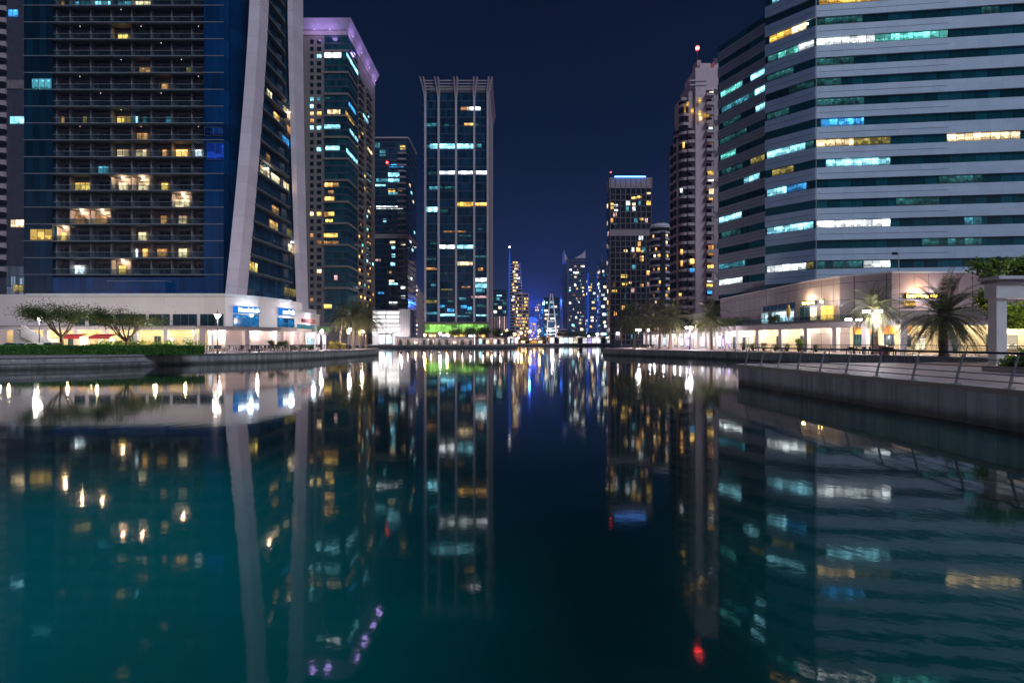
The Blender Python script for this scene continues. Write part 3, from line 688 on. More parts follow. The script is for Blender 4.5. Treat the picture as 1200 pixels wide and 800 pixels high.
arcade('arcade','yellow lit arcade with glass doors behind the largest palm',[(51.6,68.0),(64,61.5),(95,58)],5.0,5.86,3.6,4.8,'ykdcwkdkywk',(1,.86,.55),400,M_lav,M_cream,M_lav,1,.7)
tr=thing('terrace_railing','thin glass and steel railing along the restaurant terrace edge','railing',(48,80,5.85))
b=MB(); strip(b,TE[1:],-.35,-.31,7.0,7.06,M_steel); b.build('handrail',tr)
b=MB(); strip(b,TE[1:],-.34,-.32,6.05,6.98,M_rail); b.build('glass_panel',tr)
# closed parasol on the terrace
u_=thing('parasol','closed yellow parasol standing on the restaurant terrace','parasol',(45.9,84.8,5.85))
X=wx(924,85); b=MB(); b.tube([(X,85,5.86),(X,85,9.1)],.05,M_steel); b.build('pole',u_)
b=MB(); b.lathe((X,85,0),[(.08,9.05),(.16,8.9),(.30,8.2),(.34,7.6),(.28,7.1),(.16,6.95)],surf('yellow_canvas',(.55,.36,.03),.8),9); b.build('canopy',u_)
u_=thing('floor_stand','round weighted stand of the yellow parasol on the terrace','stand',(X,85,5.86)); b=MB(); b.lathe((X,85,5.86),[(.001,.1),(.3,.1),(.34,0.),(.34,-.0)],M_dark); b.build('base',u_)
# mast on podium roof
X=wx(1053,79); u_=thing('roof_mast','thin pole with a small floodlight on the pink podium roof','mast',(X,79,PRZ))
b=MB(); b.tube([(X,79,PRZ),(X,79,wz(297,79))],[.09,.06],M_lav); b.build('pole',u_)
b=MB(); b.box(X-.9,X-.25,78.85,79.2,wz(299,79),wz(296,79),M_dark); b.box(X-.25,X-.06,78.97,79.03,wz(298.5,79),wz(297.5,79),M_dark); b.build('floodlight',u_)

# ================================================================== PERGOLA (white portico) at the right edge
PG=thing('pergola','white stone pergola with square column and climbing plants on top','pergola',(30,32,1.35))
b=MB(); b.box(29.05,46,30.7,31.5,5.55,6.45,M_white); b.build('beam',PG)
b=MB(); b.box(28.95,46.1,30.55,31.65,6.453,6.66,M_grey); b.box(28.9,46.2,30.4,31.8,6.663,6.86,M_lav); b.build('roof_slab',PG)
for (x,y) in ((29.5,31.12),(36.5,31.12)):
    b=MB(); b.box(x-.31,x+.31,y-.28,y+.28,GZ+.005,5.547,M_white); b.box(x-.35,x+.35,y-.32,y+.32,GZ+.006,GZ+.2,M_white); b.build('column',PG)
b=MB(); p=(33.0,31.2,5.5); b.lathe(p,[(.01,-.12),(.14,-.1),(.16,0),(.16,.045)],G_warm,10); b.build('ceiling_lamp',PG); point((33,31.2,5.2),(1,.82,.55),330,.15)  # assumed lamp, unseen, added to light the column and climbing plants

# ================================================================== RAILINGS
def railing(label,poly,spacing,z,h,lean,nr,closed=False,mat=M_steel,loc=None):
    rl=thing('railing',label,'railing',(*poly[0],z))
    # posts: curved flat blades leaning inland
    for i in range(len(poly)-1):
        fr=FR(poly[i],poly[i+1]); k=max(1,round(fr.L/spacing))
        for j in range(k+(1 if i==len(poly)-2 else 0)):
            u=fr.L*j/k; b=MB(); n=6
            for q in range(n):
                t0,t1=q/n,(q+1)/n
                v0=-.12-lean*t0**1.2; v1=-.12-lean*t1**1.2; w0=.10-.05*t0; w1=.10-.05*t1
                b.hexa([fr.P(u-.022,v0,z+h*t0),fr.P(u+.022,v0,z+h*t0),fr.P(u+.022,v0-w0,z+h*t0),fr.P(u-.022,v0-w0,z+h*t0),
                        fr.P(u-.022,v1,z+h*t1),fr.P(u+.022,v1,z+h*t1),fr.P(u+.022,v1-w1,z+h*t1),fr.P(u-.022,v1-w1,z+h*t1)],mat)
            b.fbox(fr,u-.09,u+.09,-.30,-.06,z-.02,z+.03,mat)
            b.build('post',rl)
    for r in range(nr):
        t=.18+.62*r/(nr-1); v=-.18-lean*t**1.2
        b=MB(); pl=offset(poly,-v); b.tube([(x,y,z+h*t) for x,y in pl],.022,mat,6); b.build('rail',rl)
    pl=offset(poly,.16+lean); b=MB(); b.tube([(x,y,z+h+.02) for x,y in pl],.042,M_dark,8); b.build('handrail',rl)
    return rl
railing('near steel railing with leaning blade posts along the deck edge',[(15.6,34.6),(16.35,17),(16.42,3)],1.95,GZ+.03,1.15,.34,4)
railing('farther steel railing along the inlet below the yellow lit arcade',[(33.9,82),(35.9,75),(42,61.2),(45.2,54.2),(46.9,47.2)],2.2,GZ+.03,1.12,.35,4,mat=M_dark)
rl=railing('low steel railing in front of the left cafe arcade',[(-40.9,68.6),(-37.4,72.3),(-33.9,78),(-31.8,88),(-30.6,96)],2.6,GZ+.03,1.0,.02,2)

# ================================================================== OTHER TOWERS
def tower(label,px0,px1,ytop,D,depth,glass,slab,pitch,name='tower',side='r',z0=1.36,band=.9,proud=.2,piers=(),pw=.8,pmat=None,lits=(),nl=0,pal='w',seed=1,roof=None,roofh=0,group=None,maxw=3.,cat='tower',slabs=True,sidelit=.3,zmax=None):
    X0,X1=wx(px0,D),wx(px1,D); Z=wz(ytop,D)
    T=thing(name,label,cat,((X0+X1)/2,D,z0),group)
    b=MB(); b.box(X0,X1,D,D+depth,z0,Z,glass); b.build('core',T)
    fr=FR((X0,D),(X1,D)); fs=FR((X1,D),(X1,D+depth)) if side=='r' else FR((X0,D+depth),(X0,D))
    nfl=int((Z-roofh-z0)//pitch)
    if slabs:
        b=MB(); b.box(X0-proud,X1+proud,D-proud,D+depth+proud,0,band,slab); sm=b.mesh('floor_band')
        for k in range(min(nfl,100)): place('floor_band',sm,(0,0,z0+pitch*k+pitch*.7),T)
    for p in piers:
        u=fr.hit(p,300)[0]; b=MB(); b.fbox(fr,u-pw/2,u+pw/2,.0,proud+.25,z0,Z,pmat or slab); b.build('pier',T)
    if roofh:
        b=MB(); b.box(X0-.35,X1+.35,D-.35,D+depth+.35,Z-roofh,Z+.6,roof or slab); b.build('roof_band',T)
    r=random.Random(seed)
    for q in lits: litpx(T,fr,*q[:4],MP[q[4]],None,.08)
    seen=set()
    for i in range(nl):
        f=fs if r.random()<sidelit else fr
        k=r.randrange(1,max(2,nfl-1)); w=r.uniform(1.2,maxw); 
        if f.L<w+1: continue
        u=r.uniform(.3,f.L-w-.3); key=(f is fs,k,int(u//3))
        if key in seen: continue
        seen.add(key)
        zz=z0+pitch*k+pitch*.7-pitch
        pane(T,f,u,u+round(w*2)/2,zz+band+.1,zz+pitch-.15,MP[r.choice(pal)],'lit_window',.08)
    T['_fr']=0
    del T['_fr']
    return T,fr,fs,Z
MP['p']=lit('window_pinkish',(1,.62,.62),.7); MP['s']=lit('window_sharp_white',(.9,.95,1),3.5)
M_gl_navy=panel('glass_navy',(.008,.040,.080),(1,0),1.5,4.,rough=.1,spec=.6,dark=.5,joint=.12,cellvar=.5)
M_gl_teal=panel('glass_teal',(.006,.06,.07),(1,0),1.6,3.4,rough=.1,spec=.6,dark=.5,joint=.15,cellvar=.5)
M_gl_brown=panel('glass_brown',(.018,.016,.022),(1,0),2.2,3.4,rough=.12,spec=.6,dark=.4,joint=.3,cellvar=.5)
M_br=surf('brown_render',(.13,.10,.10),.7,var=.12); M_mau=surf('mauve_render',(.33,.24,.25),.65,var=.12); M_pk=surf('pink_render',(.46,.35,.37),.65,var=.1)
M_nv=surf('navy_band',(.035,.05,.085),.5,var=.15); M_hz=surf('bluegrey_band',(.10,.12,.20),.6,var=.15); M_wh=surf('pale_band',(.52,.45,.50),.6,var=.1)

# --- far left, purple tiled tower with pale wedge ends
D=143.; X1=wx(33,D); X0=X1-22
TL=thing('apartment_tower','dark purple tiled tower cut by the left frame, pale wedge balconies','tower',(X0+8,D,1.35))
M_tile=panel('purple_tile',(.075,.065,.095),(1,0),.9,.9,rough=.5,joint=.06,dark=.6,var=.1,cellvar=.1)
b=MB(); b.box(X0,X1,D,D+22,1.36,108,M_tile); b.build('wall',TL)
fr=FR((X0,D),(X1,D)); ue=fr.hit(8,200)[0]; k=0
b=MB(); u=ue-9
b.hexa([fr.P(u,1.4,1.5),fr.P(ue,.5,.35),fr.P(ue,.02,.35),fr.P(u,.02,1.5),fr.P(u,1.4,1.75),fr.P(ue,.5,1.75),fr.P(ue,.02,1.75),fr.P(u,.02,1.75)],M_pk)
b.fbox(fr,ue-9,ue-.02,.02,.5,-.6,.2,M_dark); wd=b.mesh('balcony')
for k in range(26): place('balcony',wd,(0,0,22+3.3*k),TL)
for q in ((12,137,32,146,W_cyan),(13,258,28,267,W_ww),(10,12,21,21,W_blue),(8,94,31,105,surf('pale_panel',(.25,.19,.20),.6))): litpx(TL,fr,*q,1.2,.06,name='window')
b=MB(); zb=wz(312,D-3); FG=FR((wx(8,D-3),D-3),(wx(32,D-3),D-3))
GB=thing('glass_building','low pale blue gridded glass block at the foot of the purple tower','building',(X1-4,D-3,1.35))
b.box(wx(8,D-3),wx(32,D-3),D-3,D-.1,1.36,zb,lit('pale_grid_glass',(.30,.42,.58),.32,cw=1.1,low=.75,vary=.5)); b.build('wall',GB)
for k in range(8):
    b=MB(); b.fbox(FG,-.1,FG.L+.1,0.01,.12,zb-.2-2.7*k,zb-2.7*k,M_hz); b.build('floor_band',GB)
for q in ((13,372,30,384,W_shop),(16,334,28,343,W_olive)): litpx(GB,FG,*q,1.3,.14,name='window')

# --- beige residential tower with violet crown
D=240.; X1=wx(408,D)+1.5; X0=wx(350,D)
BT=thing('residential_tower','beige tower with teal glass corner and violet lit flared crown','tower',(X1-12,D,1.35))
fr=FR((X0,D),(X1-1.8,D)); DS=D+48
XS=X1-1.8
fs=FR((XS,D),(XS,DS))
ZB=wz(36,D)
b=MB(); b.box(X0,XS,D,DS,1.36,ZB,M_beige); b.build('wall',BT)
gu=fr.hit(380.5,200)[0]
b=MB(); b.fbox(fr,gu,fr.L+.25,.02,.25,12,ZB-2.5,M_gl_teal); b.fbox(fs,0.02,15,.02,.25,12,ZB-2.5,M_gl_teal); b.build('glass_corner',BT)
zb0=wz(338,D)
for k in range(12):
    z=zb0+10.08*k
    if z>ZB-6: break
    b=MB(); b.fbox(fr,gu-.2,fr.L+.7,.26,.65,z-.5,z+.5,M_beige); b.fbox(fs,.7,15.3,.26,.65,z-.5,z+.5,M_beige); b.build('floor_band',BT)
    for q in (1,2):
        b=MB(); zz=z+3.36*q; b.fbox(fr,gu,fr.L+.4,.26,.38,zz-.4,zz+.4,M_nv); b.fbox(fs,.7,15,.26,.38,zz-.4,zz+.4,M_nv); b.build('floor_band',BT)
LITS={(1,71):'wd'}
def bw(col): return {0:(363.5,367.5),1:(371.5,376.5)}[col]
wlit={(0,115):'c',(1,115):'cd',(0,124):'c',(0,132):'ww',(1,132):'y',(0,140):'w',(0,149):'c',(1,149):'c',(1,174):'c',(1,65):'c',(0,251):'ww',(1,251):'y',(0,275):'wd',(1,318):'ww',(0,352):'wd',(1,283):'wd'}
for c_ in (0,1):
    y=360.5
    while y>44:
        a,e=bw(c_); hitk=[v for (cc,yy),v in wlit.items() if cc==c_ and abs(yy-y)<4.2]
        litpx(BT,fr,a,y-2.3,e,y+2.3,MP[hitk[0]] if hitk else M_glassdark,None,.05,name='window'); y-=8.4
for q in ((381,63,400,69,'s'),(384,129.5,399,135,'ww'),(380.5,147,399,152,'c'),(382,172,398,177,'c'),(381,215,390,220,'w'),(390,215,397,220,'wd'),(381,231,392,237,'w'),(380,249,386,255,'wd'),(385,249,392,254,'y'),(382,257.5,390,262,'y'),(380,274,396,279,'y'),(380,283,397,288,'wd'),(392,323,396,329,'p'),(380,357,389,362,'y'),(385,224,391,228,'wd'),(381,115,387,118,'td')): litpx(BT,fr,*q[:4],MP[q[4]],None,.42)
for q in ((405,66,419,86,'c'),(409,152,419,168,'c'),(405,176,418,192,'c'),(404,132,414,146,'g'),(408,122,416,134,'b')):
    ua,za=fs.hit(q[0],q[1]); ub,zb=fs.hit(q[2],q[3]); zc=(za+zb)/2; pane(BT,fs,ua,min(ub,14.9),zc-.9,zc+.9,MP[q[4]],'lit_window',.42)
for k in range(40):                          # balconies on the receding side
    z=10+3.36*k
    if z>ZB-12: break
    for a,e in ((17,25),(31,40)): b=MB(); b.fbox(fs,a,e,.02,.9,z,z+1.1,M_br if k%2 else M_beige); b.build('balcony',BT)
    for a,e in ((17.3,24.7),(31.3,39.7)): b=MB(); b.fbox(fs,a,e,.02,.08,z+1.15,z+2.8,M_glassdark); b.build('window',BT)
r=random.Random(4)
for i in range(44):
    k=int(abs(r.gauss(0,14))) if r.random()<.8 else r.randrange(38); a=r.choice((17.5,20,22.5,31.6,34,37,27,42.5)); z=10+3.36*k
    if z>ZB-14: continue
    pane(BT,fs,a,a+r.choice((1.6,2.2)),z+1.2,z+2.8,MP[r.choice(['y','ww','w','wd','y','w','c','t'])],'lit_window',.14)
for ua,zz in ((30,104),(22,118)): pane(BT,fs,ua,ua+9,zz,zz+1.6,W_cyan if zz>110 else W_ww,'lit_window',.95)
# flared crown lit violet from its own lamps
M_vio=surf('violet_lit_soffit',(.60,.50,.62),.55,var=.05)
b=MB(); zc0,zc1=ZB,wz(21,D-2.5)
b.hexa([(X0,D-.3,zc0),(XS+.3,D-.3,zc0),(XS+.3,DS,zc0),(X0,DS,zc0),(X0,D-2.2,zc1),(XS+2.2,D-2.2,zc1),(XS+2.2,DS+1.5,zc1),(X0,DS+1.5,zc1)],M_vio); b.build('crown',BT)
b=MB(); b.box(X0,XS+.25,D-.25,DS,ZB-2.4,ZB-.4,M_pk); b.build('frieze',BT)
for (x,y) in ((wx(371,D),D-2.6),(wx(389,D),D-2.6)):
    b=MB(); b.ball((x,y,ZB-1.2),.3,G_viol); b.build('crown_lamp',BT); point((x,y-1.8,ZB-1.5),(.52,.36,1),520,1.2)
for y in (D+3,D+17,D+31,D+44):
    b=MB(); b.ball((XS+1.6,y,ZB-1.2),.3,G_viol); b.build('crown_lamp',BT); point((XS+3.4,y,ZB-2),(.52,.36,1),520,1.2)
# --- dark tower with red light and white lit garage at its base
T,fr,fs,Z=tower('dark blue tower with ribbed balcony strip and a pink belt, left of centre',434,478,163,300,26,M_gl_navy,M_nv,3.5,'residential_tower',band=.7,proud=.15,lits=[(438,168,445,175,'cd'),(445,176,452,184,'cd'),(469,171,475,176,'y'),(456,193,473,197,'b'),(455,203,468,208,'c'),(441,210,455,214,'cd'),(455,210,468,214,'c'),(440,216,452,219,'c'),(455,222,463,226,'y'),(466,221,471,225,'wd'),(455,226,466,229,'cd'),(441,242,472,245.5,'wh'),(449,257,453,261,'c'),(457,283,463,287,'ww'),(459,289,463,293,'c'),(459,298,463,302,'c'),(458,308,463,312,'c'),(456,318,459,322,'wd'),(456,328,462,331,'ww'),(456,332,466,334.5,'c'),(470,336,475,339,'s'),(470,347,475,350,'s'),(456,354,466,357,'wh'),(470,284,475,288,'ww'),(443,342,450,345,'b'),(440,304,446,307,'p')])
b=MB(); b.fbox(fr,0,fr.L+.4,.2,.7,wz(280,300),wz(275,300),M_pk); b.fbox(fs,.0,26,.2,.7,wz(280,300),wz(275,300),M_pk); b.build('belt',T)
ua,ub=fr.hit(466.5,200)[0],fr.hit(476,200)[0]
for k in range(32):
    b=MB(); z=4+3.5*k; b.fbox(fr,ua,ub,.2,1.1,z,z+1.0,M_mau); b.build('balcony',T)
b=MB(); b.fbox(fr,-.3,fr.L+.3,.0,.5,Z,Z+.8,M_pk); b.fbox(fs,0.01,26,.0,.5,Z,Z+.8,M_pk); b.build('parapet',T)
b=MB(); b.ball(fr.P(fr.hit(454,192)[0],.8,wz(191.5,300)),.5,G_red); b.build('signal_lamp',T)
for u,z in ((4,95),(9,92),(14,88),(6,62),(12,58),(18,70),(8,40)): pane(T,fs,u,u+3,z,z+1.6,MP[rng.choice(['c','ww','wh'])],'lit_window',.22)
W_gar=lit('garage_light',(1,.97,.93),1.7,cw=3,low=.7,vary=.3)
D=262.; GP=thing('parking_garage','white lit open parking block with a ribbed stair tower at its right','garage',(wx(460,D),D,1.35))
b=MB(); z1=wz(364,D); b.box(wx(436,D),wx(468,D),D+.6,D+18,1.36,z1-.4,M_white); b.build('wall',GP)
for k in range(6):
    b=MB(); z=z1-2.1*k; b.box(wx(435,D),wx(468.2,D),D-.2,D+.55,z-.55,z,M_lav); b.build('floor_band',GP)
    fr=FR((wx(436,D),D+.55),(wx(468,D),D+.55))
    for a,e in ((.3,6.6),(7.4,13.6)): pane(GP,fr,a,e,z-2.05,z-.6,W_gar,'lit_window',.05)
b=MB(); b.box(wx(468.4,D),wx(481,D),D-1,D+10,1.36,z1+.5,M_lav); b.build('stair_tower',GP)
for i in range(6):
    b=MB(); x=wx(469.5+i*1.9,D-1); b.box(x,x+.3,D-1.35,D-1.01,2,z1,M_white); b.build('rib',GP)
for x in (wx(444,D),wx(460,D),wx(474,D)): point((x,D-7,6),(1,.93,.9),900,.6)
# --- small twisted tower with blue top light
D=400.; TW=thing('residential_tower','small purple tower with curling bright balconies and blue roof light','tower',(wx(488,D),D,1.35))
b=MB(); b.box(wx(480.5,D),wx(494.5,D),D,D+12,1.36,wz(343,D),M_mau); b.build('wall',TW)
for k in range(13):
    z=4+3.4*k; x=wx(483+2.2*math.sin(k*.7)+2,D); b=MB(); b.box(x-2,x+2,D-1.3,D-.02,z,z+.9,M_wh); b.build('balcony',TW)
    b=MB(); b.box(x-1.2,x+1.4,D-.6,D-.05,z+.95,z+1.9,MP['s' if k%2 else 'ww']); b.build('lit_window',TW)
b=MB(); b.lathe((wx(486,D),D+4,wz(343,D)),[(3.2,0),(3.2,2.5),(1.5,4.2),(.01,5)],M_mau,12); b.build('roof_drum',TW)
b=MB(); b.ball((wx(486,D),D-.4,wz(340,D)+.6),.8,G_blue); b.build('roof_lamp',TW)

# --- centre office tower with vertical fins and open crown
D=250.; CT=thing('office_tower','slender dark glass office tower with pale vertical fins and open trellis crown','tower',(wx(536,D),D,1.35))
X0,X1=wx(497.5,D),wx(573,D); dep=40.; ZC=wz(110,D)
fr=FR((X0,D),(X1,D)); fs=FR((X1,D),(X1,D+dep))
b=MB(); b.box(X0,X1,D,D+dep,1.36,ZC,M_gl_navy); b.build('glass_core',CT)
PZ=4.0
bm_=MB(); bm_.fbox(fr,-.05,fr.L+.05,.01,.06,0,.5,M_nv); bm_.fbox(fs,0.01,dep,.01,.06,0,.5,M_nv); bmm=bm_.mesh('floor_band')
for k in range(29): place('floor_band',bmm,(0,0,12+PZ*k),CT)
for px in (498.6,514.2,534.6,555.8,571.6):
    u=fr.hit(px,300)[0]; b=MB(); zt=wz(91,D-2.5); zf=ZC-2
    b.fbox(fr,u-.48,u+.48,.07,.95,10,zf,M_wh)
    n=6
    for q in range(n):
        t0,t1=q/n,(q+1)/n; z0,z1=zf+(zt-zf)*t0,zf+(zt-zf)*t1; o0,o1=2.2*t0**1.5,2.2*t1**1.5; s=(px-536)/36
        for dx in (-.5,.5):
            k0,k1=dx*(.6+1.0*t0)+s*1.4*t0**1.5,dx*(.6+1.0*t1)+s*1.4*t1**1.5
            b.hexa([fr.P(u+k0-.35,.95+o0,z0),fr.P(u+k0+.35,.95+o0,z0),fr.P(u+k0+.35,.07,z0),fr.P(u+k0-.35,.07,z0),fr.P(u+k1-.35,.95+o1,z1),fr.P(u+k1+.35,.95+o1,z1),fr.P(u+k1+.35,.07,z1),fr.P(u+k1-.35,.07,z1)],M_pk)
    b.build('fin',CT)
for i,y in enumerate((95.5,98.5,101.5,104.5)):
    z=wz(y,D-1.5); b=MB(); o=2.2*max(0,(z-ZC)/(wz(91,D)-ZC))**1.5
    b.fbox(fr,-1,fr.L+1,.3+o,.75+o,z-.22,z+.22,M_pk); b.fbox(fs,0,dep,.3+o,.75+o,z-.22,z+.22,M_pk); b.fbox(fr,-1,fr.L+1,-dep,-dep+.4,z-.22,z+.22,M_pk); b.build('trellis_bar',CT)
b=MB(); b.fbox(fr,2,fr.L-2,-dep+3,-3,ZC+.01,ZC+4.5,M_br); b.build('plant_room',CT)
for i in range(12):
    u=1.5+i*3.3; b=MB(); b.fbox(fs,u,u+.5,.07,.6,10,ZC+(6 if i<10 else 5),M_mau); b.build('side_fin',CT)
for k in range(30):
    b=MB(); z=10+PZ*k; b.fbox(FR((X0,D+10),(X0,D)),0,9.9,.01,1.0,z,z+.5,M_br); b.build('edge_fin',CT)
for q in ((540,126,552,130,'wd'),(547,126,563,130,'s'),(500,145,512,149,'cd'),(521,146,526,149,'td'),(544,145,556,148,'w'),(557,145,563,148,'td'),(499,170.5,513,174,'cd'),(504,169,533,175,'c'),(535.5,169,555,175,'c'),(556.5,169,564,174,'cd'),(502,202,512,205,'td'),(515,201,533,205,'wh'),(537,201,554,205,'wh'),(558,201,571,205,'s'),(503,219,513,223,'cd'),(515,219,533,222,'td'),(536,237.5,555,242.5,'g'),(556.5,238,571,242,'w'),(498.7,243,513,249,'c'),(516,246,525,250,'td'),
 (515,287.5,533,292,'s'),(535.5,287.5,555,292,'c'),(536,307,554,311.5,'ww'),(499,314,512,317,'wd'),(520,271,546,273,'wd'),(557,326,571,331,'wh'),(557,332.5,571,338,'c'),(558,339,568,343,'cd'),(552,347,571,350,'p'),(499,352,512,356,'o'),(538,300,545,304,'td'),(560,314,566,318,'wd'),(505,333,511,336,'cd'),(516,368,533,371,'c'),(536,370,551,372,'cd'),(540,358,547,362,'b'),(548,360,553,364,'b'),(525,352,532,355,'td'),(538,349,546,352,'cd'),(500,366,512,369,'cd'),(558,369,570,371,'c'),(504,284,512,287,'td'),(560,268,566,270,'td'),(518,320,524,322,'td'),(541,336,551,338,'wd'),(517,339,530,341,'od'),(557,300,570,303,'td'),(500,303,511,306,'td'),(538,276,553,278,'td'),(515,358,521,361,'b'),(524,362,532,366,'b'),(545,366,554,368,'cd'),(559,357,569,361,'td')): litpx(CT,fr,*q[:4],MP[q[4]],None,.08)
for u,z in ((4,wz(156,252)),(8,100),(15,72),(5,44),(20,88)): pane(CT,fs,u,u+3,z,z+1.6,W_ww,'lit_window',.3)
b=MB(); FB=FR((wx(498,247),247),(wx(571,247),247)); b.fbox(FB,0,FB.L,-2.9,0,wz(389.5,247),wz(380,247),G_green); b.build('green_lit_band',CT)
b=MB(); b.fbox(FB,-.6,FB.L+.6,-2.9,.5,wz(379.9,247),wz(377.5,247),M_br); b.build('canopy',CT)
b=MB(); b.fbox(FB,1,FB.L-1,-2.8,-1,1.36,wz(390,247),M_mau); b.build('lobby_wall',CT)
for a,e,m_ in ((2,5,'ww'),(8,12,'wh'),(14,19,'y'),(21,24,'wh'),(26,29,'w')): pane(CT,FB,a,e,1.5,wz(392,247),MP[m_],'lit_window',-.9)

M_mau2=surf('rose_render',(.50,.35,.37),.65,var=.12); M_pk2=surf('pale_rose_render',(.68,.48,.52),.65,var=.1)
# --- right side: the stepped residential tower with the red mast
D=190.
SR=thing('residential_tower','pinkish stepped residential tower with red mast light and stacked balconies','tower',(wx(815,D),D,1.35))
SX=[(781.5,800,160,2.0),(791,812,110,1.0),(797,816,140,.0),(806,845,98,.6),(815,845,76.5,2.2)]
frS=FR((wx(781.5,D),D),(wx(850,D),D))
M_gl_plum=panel('glass_plum',(.025,.018,.024),(1,0),1.7,3.4,rough=.15,joint=.2,dark=.5,cellvar=.5)
b=MB(); b.box(wx(795.5,D),wx(806,D),D+2.2,D+8,1.36,wz(160,D),M_mau2); b.box(wx(800.5,D),wx(812,D),D+1.6,D+10,1.36,wz(112,D),M_mau2); b.box(wx(808,D),wx(815.5,D),D+1,D+10.2,1.36,wz(97,D),M_mau2); b.box(wx(815,D),wx(852,D),D+.0,D+12,1.36,wz(80,D),M_pk2); b.build('wall',SR)
b=MB(); b.box(wx(821,D),wx(834,D),D+1,D+12,wz(79.9,D),wz(73,D),M_pk2); b.box(wx(838,D),wx(846,D),D+1,D+12,wz(79.9,D),wz(70,D),M_pk2); b.box(wx(820.5,D),wx(825,D),D+3,D+8,wz(72.9,D),wz(66,D),M_mau2); b.build('roof_block',SR)
b=MB(); b.tube([(wx(823,D),D+5,wz(66,D)),(wx(823,D),D+5,wz(49,D))],[.25,.1],M_dark); b.ball((wx(823,D),D+5,wz(48,D)),.75,G_red); b.build('mast',SR); point((wx(823,D),D+3,wz(48,D)),(1,.05,.05),600)
b=MB()
for i in range(5): b.box(wx(809+i*3.6,D),wx(810.5+i*3.6,D),D+.4,D+.9,wz(104,D),wz(95,D),M_wh)
b.box(wx(808,D),wx(828,D),D-.2,D+.38,wz(96,D),wz(94.5,D),M_wh); b.box(wx(808,D),wx(828,D),D-.2,D+.38,wz(101,D),wz(99.7,D),M_wh); b.build('louvre',SR)
# rounded corner bays (cylinders) and balcony stacks
for (x,yb_,w_,yt) in ((62.6,D+7.6,2.7,163),(63.0,D+4.2,2.8,150),(64.3,D+1.8,2.9,118)):
    b=MB(); b.lathe((x,yb_,0),[(w_*.62,1.4),(w_*.62,wz(yt,D))],M_gl_plum,14); b.build('bay',SR)
    for k in range(34):
        z=5+3.4*k
        if z>wz(yt,D)-2: break
        bb=MB(); bb.lathe((x,yb_,z),[(w_*.64,0),(w_*.66,.0),(w_*.66,1.05),(w_*.64,1.05)],M_mau2,14); bb.build('balcony',SR)
for (pa,pb,yt) in ((806,813.5,146),(826.5,835,104)):
    for k in range(36):
        z=5+3.4*k
        if z>wz(yt,D)-2: break
        bb=MB(); x0,x1=wx(pa,D),wx(pb,D); y0=D+.98 if pa<810 else D-.02
        bb.box(x0,x1,y0-1.7,y0,z,z+.25,M_wh); bb.box(x0,x1,y0-1.7,y0-1.55,z+.253,z+1.1,M_mau2); bb.box(x0,x0+.15,y0-1.54,y0,z+.253,z+1.1,M_mau2); bb.box(x0+.3,x1-.3,y0-.06,y0-.01,z+.3,z+2.7,M_gl_plum); bb.build('balcony',SR)
b=MB(); b.box(wx(836,D),wx(846,D),D-.3,D-.01,1.4,wz(112,D),M_mau2); b.build('pier',SR)
for q in ((830.5,142,835,147,'y'),(830.5,149,835,154,'wh'),(830.5,164,835,169,'wd'),(829.5,201,836,206,'y'),(829.5,208,836,213,'wh'),(831,222,836,228,'ww'),(831,230,835,235,'w'),(830,288,836,294,'wd'),(830,295,836,300,'wd'),(829,311,836,316,'y'),(829,326,835,331,'wh'),(828,333,835,338,'y'),(829,341,834,345,'b')): litpx(SR,FR((wx(781.5,D),D-.2),(wx(850,D),D-.2)),*q[:4],MP[q[4]],None,.05)
for q in ((808,304,813,310,'y'),(808,315,813,320,'b'),(799.5,168,801.5,175,'y'),(796.5,222,799,227,'wh'),(797,293,799.5,299,'w'),(797,306,799.5,313,'w'),(795,344,798,348,'y'),(801,124,803,134,'g'),(804,121,807,126,'g'),(809,128,812,135,'g'),(818,116,821,122,'y'),(818,131,821,138,'y'),(819,138,822,143,'ww'),(823,134,830,139,'g'),(831,109,835,112,'ww'),(840,106,843,109,'ww')): litpx(SR,FR((wx(781.5,D),D-.2),(wx(850,D),D-.2)),*q[:4],MP[q[4]],None,.6)
# --- grid tower right of the canal
T,fr,fs,Z=tower('dark gridded tower with a plain mauve top band, left of the mauve stepped tower',714.5,763.5,210,300,9,M_gl_brown,M_br,3.4,'apartment_tower','l',band=.55,proud=.15,piers=(715,721,727,733,739,745,751,757,763),pw=.5,pmat=M_br,nl=44,pal=['w','wd','ww','wh','cd','wd','p'],seed=11,roof=M_mau,roofh=5.6,sidelit=.12,maxw=2.6,
  lits=[(715,238,719,246,'y'),(740,231,746,234,'y'),(720,240,724,243,'wh'),(720,246,724,248,'wh'),(747,230,752,233,'y'),(758,226,762,229,'ww'),(757,236,763,241,'y'),(741,238,745,242,'ww'),(750,255,754,259,'y'),(719,262,724,264,'cd'),(731,293,735,296,'ww'),(750,294,754,297,'y'),(750,300,754,307,'w'),(727,322,735,326,'y'),(737,330,740,333,'w'),(729,332,735,335,'y'),(717,340,723,343,'y'),(750,333,754,337,'wd')])
b=MB(); b.fbox(fr,-.2,fr.L+.2,.16,.5,wz(277,300),wz(270,300),M_mau); b.build('belt',T)
b=MB(); b.box(wx(716,300),wx(717,300),301,302,Z+.6,Z+4,M_dark); b.ball((wx(716.5,300),301.5,Z+4.2),.35,G_red); b.build('mast',T)
b=MB(); p=((wx(738,300)),300-1.0,Z+.9); b.box(p[0]-9,p[0]+9,p[1]-.3,p[1]+.3,p[2]-.25,p[2]+.25,G_blue); b.build('roof_lamp',T)
